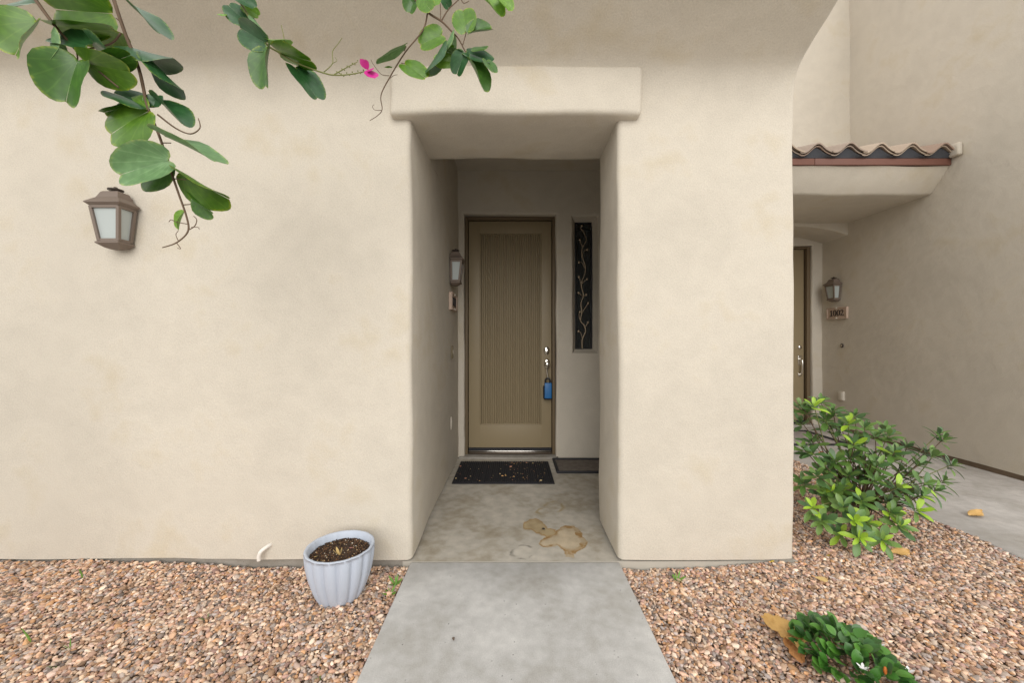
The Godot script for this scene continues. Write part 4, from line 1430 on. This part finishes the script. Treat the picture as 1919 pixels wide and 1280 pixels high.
# ------------------------------------------------------------------ leafy shrub by the corner of the house
func shrub() -> void:
	var root := Vector3(2.28, 0, -2.62)
	root.y = gravel_y(root.x, root.z) - 0.01
	var t := thing("evergreen_shrub", "bushy evergreen shrub with whorled leaves and bright tips beside the wall corner", "shrub", root)
	var tips := []      # [px, py, depth, bright]
	for q in [[1536, 750, 2.55, 1], [1512, 768, 2.5, 0], [1601, 778, 2.6, 1], [1575, 800, 2.5, 0], [1657, 803, 2.6, 1], [1640, 815, 2.5, 0], [1760, 812, 2.65, 1], [1750, 852, 2.5, 1], [1677, 846, 2.45, 0], [1725, 868, 2.5, 0], [1600, 830, 2.45, 0], [1645, 870, 2.4, 0], [1550, 800, 2.6, 0], [1520, 825, 2.55, 0], [1522, 848, 2.45, 0], [1565, 862, 2.5, 0], [1612, 858, 2.6, 0], [1685, 912, 2.35, 1], [1755, 918, 2.45, 0], [1728, 928, 2.4, 0], [1615, 937, 2.35, 0], [1601, 975, 2.25, 1], [1522, 950, 2.3, 1], [1540, 975, 2.25, 0], [1612, 1008, 2.2, 1], [1654, 1012, 2.2, 0], [1722, 955, 2.35, 1], [1640, 900, 2.4, 0], [1580, 950, 2.35, 0], [1545, 880, 2.5, 0], [1560, 920, 2.45, 0], [1590, 890, 2.5, 0], [1670, 960, 2.35, 0], [1700, 835, 2.6, 0], [1785, 870, 2.6, 1], [1665, 940, 2.5, 0], [1625, 980, 2.35, 0], [1700, 890, 2.6, 0], [1505, 905, 2.5, 0], [1500, 790, 2.6, 0], [1575, 1000, 2.3, 0], [1688, 985, 2.3, 0], [1525, 760, 2.45, 1], [1560, 770, 2.5, 0], [1590, 790, 2.45, 1], [1545, 785, 2.5, 1], [1620, 800, 2.5, 0], [1500, 760, 2.55, 0], [1665, 815, 2.5, 1], [1738, 845, 2.55, 1], [1768, 822, 2.6, 0], [1505, 840, 2.5, 0], [1530, 890, 2.4, 0], [1735, 905, 2.4, 0], [1770, 900, 2.5, 0]]:
		tips.append(q)
	for i in 36:
		var a := rng.randf() * TAU
		var rr := sqrt(rng.randf())
		tips.append([1628 + cos(a) * 95 * rr, 895 + sin(a) * 75 * rr + (1628 - 1628) * 0.3, rng.randf_range(2.45, 2.85), 0])
	var hub := root + Vector3(0, 0.16, 0)
	var mesh_a := [blade_mesh(0.36, 0.66, 0.22, -0.16, 7), blade_mesh(0.32, 0.64, 0.35, -0.30, 7), blade_mesh(0.40, 0.68, 0.12, 0.08, 7)]
	var all := []
	for q in tips:
		var p := P(q[0], q[1], q[2])
		if p.y < gravel_y(p.x, p.z) + 0.03: p.y = gravel_y(p.x, p.z) + 0.05
		var st := new_st()
		var out := (p - hub)
		var bend := hub + out * 0.45 + Vector3(rng.randf_range(-0.04, 0.04), rng.randf_range(-0.05, 0.03), rng.randf_range(-0.04, 0.04))
		var path := smooth_path([root + Vector3(rng.randf_range(-0.03, 0.03), -0.03, rng.randf_range(-0.03, 0.03)), hub.lerp(bend, 0.35) + Vector3(0, -0.02, 0), bend, p], 4)
		tube(st, path, taper(path.size(), 0.006, 0.0022), 5)
		wcommit(st, "stem", M.twig_green if q[3] else M.twig, t)
		var axis := (out.normalized() * 0.8 + Vector3(rng.randf_range(-0.25, 0.25), 0.75, rng.randf_range(0.05, 0.6))).normalized()
		var n := rng.randi_range(9, 12)
		var tw := rng.randf() * TAU
		var side := axis.cross(Vector3(0.2, 0.3, 0.9)).normalized()
		var side2 := axis.cross(side)
		for k in n:
			var a := tw + k * 2.39996
			var f := float(k) / n
			var open := lerpf(1.45, 0.35, f) + rng.randf_range(-0.15, 0.15)
			var rad := side * cos(a) + side2 * sin(a)
			var dir := (axis * cos(open) + rad * sin(open)).normalized()
			var L := lerpf(0.094, 0.05, f * f) * rng.randf_range(0.85, 1.15)
			var bright: bool = (q[3] == 1 and f > 0.42) or rng.randf() < 0.10
			all.append([Transform3D(aim(dir, axis + Vector3(0, 0.2, 0)).scaled_local(Vector3(L, L, L)), p - axis * 0.035 * (1.0 - f)), rng.randi() % 3, bright, rng.randi() % 3])
	# lower leaves along the stems
	all.sort_custom(func(a, b): return a[0].origin.z > b[0].origin.z)
	var rest := [new_st(), new_st(), new_st()]
	for i in all.size():
		var e: Array = all[i]
		if i < 300:
			var o := put(mesh_a[e[1]], "leaf", M.shrub_bright if e[2] else M.shrub[e[3]], t)
			o.transform = Transform3D(e[0].basis, e[0].origin - root)
		else:
			rest[e[3]].append_from(mesh_a[e[1]], 0, e[0])
	for k in 3:
		var o := put(rest[k].commit(), "foliage", M.shrub[k], t, "stuff")
		o.position = -root

func ground_cover() -> void:
	var c := P(1592, 1250, 1.50)
	c = Vector3(1.255, gravel_y(1.25, -1.5), -1.50)
	var t := thing("ground_cover_plant", "low mound of small round glossy green leaves growing in the gravel", "plant", c)
	var ms := [blade_mesh(0.78, 0.5, 0.18, -0.10, 7), blade_mesh(0.86, 0.52, 0.1, 0.12, 7), blade_mesh(0.70, 0.5, 0.3, -0.2, 7)]
	for i in 24:
		var a := rng.randf() * TAU
		var e := Vector3(cos(a) * 0.2 * rng.randf(), rng.randf_range(0.03, 0.09), sin(a) * 0.15 * rng.randf())
		var st := new_st()
		tube(st, smooth_path([Vector3(e.x * 0.2, -0.02, e.z * 0.2), e * 0.6 + Vector3(0, 0.015, 0), e], 3), [0.003, 0.002], 5)
		commit(st, "stem", M.twig, t)
	for i in 290:
		var a := rng.randf() * TAU
		var rr := sqrt(rng.randf())
		var x := cos(a) * rr * 0.135
		var z := sin(a) * rr * 0.18
		x += z * 0.05           # the mound lies slantwise
		var top := 0.11 * sqrt(maxf(0.02, 1.0 - rr * rr))
		var p := Vector3(x, top * rng.randf_range(0.45, 1.0) + 0.008, z)
		var dir := Vector3(cos(a) * rr, rng.randf_range(0.15, 0.8), sin(a) * rr) + Vector3(rng.randf_range(-0.7, 0.7), 0, rng.randf_range(-0.7, 0.7))
		var L := rng.randf_range(0.036, 0.054)
		var o := put(ms[i % 3], "leaf", M.cover[rng.randi() % 3], t)
		o.transform = Transform3D(aim(dir, Vector3(rng.randf_range(-0.5, 0.5), 1, rng.randf_range(-0.2, 0.7))).scaled_local(Vector3.ONE * L), p)
	var pm := blade_mesh(0.42, 0.55, 0.1, 0.1, 5)
	for q in [[-0.055, 0.105, 0.13], [0.12, 0.085, 0.0], [0.13, 0.07, 0.10]]:
		for k in 5:
			var a := TAU * k / 5 + 0.3
			var o := put(pm, "white_petal", M.white_petal, t)
			o.transform = Transform3D(aim(Vector3(cos(a), 0.35, sin(a)), Vector3.UP).scaled_local(Vector3.ONE * 0.021), Vector3(q[0], q[1], q[2]))
	for q in [[-0.02, 0.105, 0.05], [0.03, 0.09, 0.12]]:
		var st := new_st(); ellipsoid(st, Vector3(q[0], q[1], q[2]), Vector3(0.006, 0.014, 0.006), 8, 6); commit(st, "bud", M.orange, t)

# ------------------------------------------------------------------ fallen leaves, weeds, twigs
func litter() -> void:
	var big := crumpled_mesh(3)
	var drop := func(px: float, py: float, len_: float, ang: float, tilt: float, m: Material, label: String, floor_y: float) -> void:
		var d := F * (EYE - floor_y) / (py - 635.0)
		var p := P(px, py, d)
		var o := put(big, numbered("fallen_leaf"), m, self)
		o.transform = Transform3D(aim(Vector3(cos(ang), tilt, sin(ang)), Vector3(-0.25, 1, 0.55)).scaled_local(Vector3.ONE * len_), p + Vector3(0, 0.006, 0))
		tag(o, label, "leaf")
	drop.call(1430, 1158, 0.165, 1.2, 0.02, M.dry_leaf, "large tan dry leaf lying beside the round-leaved plant", 0.0)
	drop.call(1484, 1186, 0.125, 1.9, 0.10, M.dry_leaf, "folded tan dry leaf touching the round-leaved plant", 0.005)
	drop.call(1476, 1202, 0.12, 1.75, 0.0, M.dry_dark, "rust brown dry leaf under a folded tan leaf", 0.0)
	drop.call(1815, 968, 0.115, -0.15, 0.10, M.dry_leaf, "curled tan leaf lying alone on the neighbouring pavement", 0.004)
	drop.call(1668, 1038, 0.10, 0.1, 0.05, M.dry_leaf, "pale yellow leaf under the edge of the evergreen shrub", 0.0)
	drop.call(1558, 1003, 0.035, 1.0, 0.6, M.yellow, "small yellow leaf in the shade of the evergreen shrub", 0.0)
	drop.call(1548, 1043, 0.022, 1.4, 0.5, M.yellow, "tiny bright yellow leaf on gravel near the wall corner", 0.0)
	drop.call(1443, 1055, 0.022, 0.4, 0.3, M.yellow, "tiny yellow leaf at the foot of the porch pier", -0.01)
	drop.call(1528, 1085, 0.05, 0.7, 0.05, M.straw, "flat straw coloured leaf on open gravel by the wall corner", 0.0)
	drop.call(1645, 1112, 0.022, 0.3, 0.2, M.petal, "magenta petal on the gravel between shrub and round-leaved plant", 0.0)
	drop.call(1532, 852, 0.04, 0.3, 0.4, M.orange, "orange dead leaf caught among the shrub leaves", 0.35)
	drop.call(850, 1197, 0.02, 1.2, 0.05, M.bark, "thin brown twig scrap lying on the concrete path", 0.0)
	drop.call(1016, 992, 0.022, 0.6, 0.05, M.black, "small black scrap lying in the coffee coloured stain", 0.0)
	# weeds and grass
	var gb := blade_mesh(0.11, 0.45, 0.3, 0.25, 6)
	var weed := func(px: float, py: float, n: int, len_: float, spread: float, label: String) -> void:
		var gy := -0.03
		for k in 4:
			var dd := F * (EYE - gy) / (py - 635.0)
			gy = gravel_y((px - 960.0) / F * dd, -dd)
		var d := F * (EYE - gy) / (py - 635.0)
		var p := P(px, py, d)
		var t := thing("weed", label, "weed", p, "")
		for k in n:
			var a := TAU * k / n + rng.randf() * 0.7
			var o := put(gb, "blade", M.weed, t)
			o.transform = Transform3D(aim(Vector3(cos(a) * spread, 1, sin(a) * spread), Vector3(0, 0.3, 1)).scaled_local(Vector3(1.6 if n > 3 else 1.0, 1, 1) * len_ * rng.randf_range(0.7, 1.15)), Vector3(0, -0.006, 0))
	weed.call(742, 1096, 8, 0.06, 1.1, "tuft of bright green weed in the gravel near the path edge")
	weed.call(732, 1114, 8, 0.055, 1.3, "low green weed between the blue pot and the path")
	weed.call(157, 1086, 2, 0.085, 0.15, "single grass blade standing at the foot of the lantern wall")
	weed.call(60, 1205, 2, 0.12, 0.4, "long leaning grass blade in the open gravel")
	weed.call(132, 1215, 3, 0.055, 0.4, "short grass tuft in gravel near a long leaning blade")
	weed.call(388, 1160, 3, 0.04, 0.9, "tiny grass sprig alone in the middle of the gravel")
	weed.call(106, 1250, 3, 0.03, 0.9, "tiny pale sprout in the gravel far from the wall")
	weed.call(600, 1276, 3, 0.04, 0.4, "small grass sprig in the gravel beyond the blue pot")
	weed.call(1270, 1088, 10, 0.055, 1.0, "feathery green weed in the gravel before the porch pier")

# dry leaf: ovate, midrib groove, buckled margins
func crumpled_mesh(seed_: int) -> ArrayMesh:
	var n := FastNoiseLite.new()
	n.seed = seed_; n.frequency = 2.2
	var st := new_st()
	var rows := []
	for i in 13:
		var t := i / 12.0
		var w := pow(sin(PI * clampf(0.04 + t * 0.94, 0, 1)), 0.7) * 0.27 * (1.0 + n.get_noise_1d(t * 3.0) * 0.25)
		var row := PackedVector3Array()
		for k in 9:
			var s := (k - 4) / 4.0
			var x := s * w + n.get_noise_2d(t * 2.0, 4.0) * 0.05
			var z := absf(s) * 0.07 + 0.10 * s * s * s * sin(t * 5.0) + n.get_noise_2d(x * 4.0, t * 2.5) * 0.07 - 0.16 * (t - 0.5) * (t - 0.5) + 0.05
			row.append(Vector3(x, t, z))
		rows.append(row)
	grid(st, rows, 0)
	st.generate_normals()
	return st.commit()

func pebble_mesh(seed_: int, flat: float) -> ArrayMesh:
	var n := FastNoiseLite.new()
	n.seed = seed_; n.frequency = 0.9
	# an icosahedron divided once
	var t := (1.0 + sqrt(5.0)) / 2.0
	var v := [Vector3(-1, t, 0), Vector3(1, t, 0), Vector3(-1, -t, 0), Vector3(1, -t, 0), Vector3(0, -1, t), Vector3(0, 1, t), Vector3(0, -1, -t), Vector3(0, 1, -t), Vector3(t, 0, -1), Vector3(t, 0, 1), Vector3(-t, 0, -1), Vector3(-t, 0, 1)]
	var f := [[0,11,5],[0,5,1],[0,1,7],[0,7,10],[0,10,11],[1,5,9],[5,11,4],[11,10,2],[10,7,6],[7,1,8],[3,9,4],[3,4,2],[3,2,6],[3,6,8],[3,8,9],[4,9,5],[2,4,11],[6,2,10],[8,6,7],[9,8,1]]
	var st := new_st()
	var shape := func(p: Vector3) -> Vector3:
		var u := p.normalized()
		return u * (1.0 + n.get_noise_3dv(u * 1.3) * flat + n.get_noise_3dv(u * 3.1 + Vector3(9, 3, 1)) * flat * 0.35)
	for q in f:
		var a: Vector3 = v[q[0]].normalized()
		var b: Vector3 = v[q[1]].normalized()
		var c: Vector3 = v[q[2]].normalized()
		var ab := (a + b).normalized()
		var bc := (b + c).normalized()
		var ca := (c + a).normalized()
		for w in [[a, ab, ca], [ab, b, bc], [ca, bc, c], [ab, bc, ca]]:
			tri(st, shape.call(w[0]), shape.call(w[2]), shape.call(w[1]))
	st.generate_normals()
	return st.commit()

func gravel_color() -> Color:
	var pal := [Color(0.48, 0.33, 0.235), Color(0.44, 0.29, 0.22), Color(0.58, 0.45, 0.345), Color(0.52, 0.39, 0.305), Color(0.35, 0.31, 0.29), Color(0.20, 0.17, 0.16), Color(0.50, 0.31, 0.18), Color(0.38, 0.26, 0.235), Color(0.66, 0.575, 0.50), Color(0.42, 0.385, 0.39), Color(0.27, 0.185, 0.13), Color(0.57, 0.40, 0.32), Color(0.60, 0.49, 0.40), Color(0.50, 0.40, 0.36)]
	var c: Color = pal[rng.randi() % pal.size()]
	var k := rng.randf_range(0.55, 1.15)
	return Color(c.r * k * 1.30, c.g * k * 1.20, c.b * k * 1.09)

func gravel() -> void:
	var meshes := []
	for k in 5: meshes.append(pebble_mesh(100 + k * 7, 0.62))
	# beds as [x0, x1, depth0, depth1]
	var beds := [["gravel_bed", "tan and pink gravel bed before the lantern wall", [[-3.5, -0.560, 0.75, FW - 0.002]]], ["gravel_bed", "tan and pink gravel bed between the path and the neighbouring pavement", [[0.592, 2.825, 0.75, FW - 0.002], [1.565, 2.825, FW - 0.002, 4.6]]]]
	for bed in beds:
		var t := thing(bed[0], bed[1], "gravel", Vector3.ZERO)
		t.set_meta("kind", "stuff")
		var lists := [[], [], [], [], []]
		for area in bed[2]:
			var st := new_st()
			var rows := []
			for z in steps(area[2], area[3], 0.08):
				var row := PackedVector3Array()
				for x in steps(area[0], area[1], 0.08): row.append(Vector3(x, gravel_y(x, -z) - 0.006, -z))
				rows.append(row)
			grid(st, rows, 1)
			commit(st, "bed_soil", M.dirt, t, "stuff")
			var step := 0.0106
			var x: float = area[0]
			while x < area[1]:
				var z: float = area[2]
				while z < area[3]:
					var px := x + rng.randf_range(-0.006, 0.006)
					var pz := z + rng.randf_range(-0.006, 0.006)
					z += step
					# nothing of the bed shows here: outside the widest view that a step aside would give
					if absf(px) > pz * 1.28 + 0.55: continue
					if px > area[1] - 0.004 or px < area[0] + 0.004 or pz > area[3] - 0.004: continue
					if Vector2(px + 0.838, pz - 1.955).length() < 0.078: continue
					var s := rng.randf_range(0.0046, 0.0100) * (1.0 if rng.randf() > 0.06 else 1.5)
					var y := gravel_y(px, -pz) + rng.randf_range(-0.007, 0.005)
					var bas := Basis.from_euler(Vector3(rng.randf_range(-0.55, 0.55), rng.randf() * TAU, rng.randf_range(-0.55, 0.55))).scaled_local(Vector3(s * rng.randf_range(1.0, 1.55), s * rng.randf_range(0.45, 0.8), s * rng.randf_range(0.7, 1.05)))
					lists[rng.randi() % 5].append([Transform3D(bas, Vector3(px, y, -pz)), gravel_color()])
				x += step
		var total := 0
		for k in 5:
			var mm := MultiMesh.new()
			mm.transform_format = MultiMesh.TRANSFORM_3D
			mm.use_colors = true
			mm.mesh = meshes[k]
			mm.instance_count = lists[k].size()
			total += lists[k].size()
			for i in lists[k].size():
				mm.set_instance_transform(i, lists[k][i][0])
				mm.set_instance_color(i, lists[k][i][1])
			var o := MultiMeshInstance3D.new()
			o.name = "pebbles"
			o.multimesh = mm; o.material_override = M.tinted
			t.add_child(o, true)
			o.set_meta("kind", "stuff")
		print("pebbles ", total)
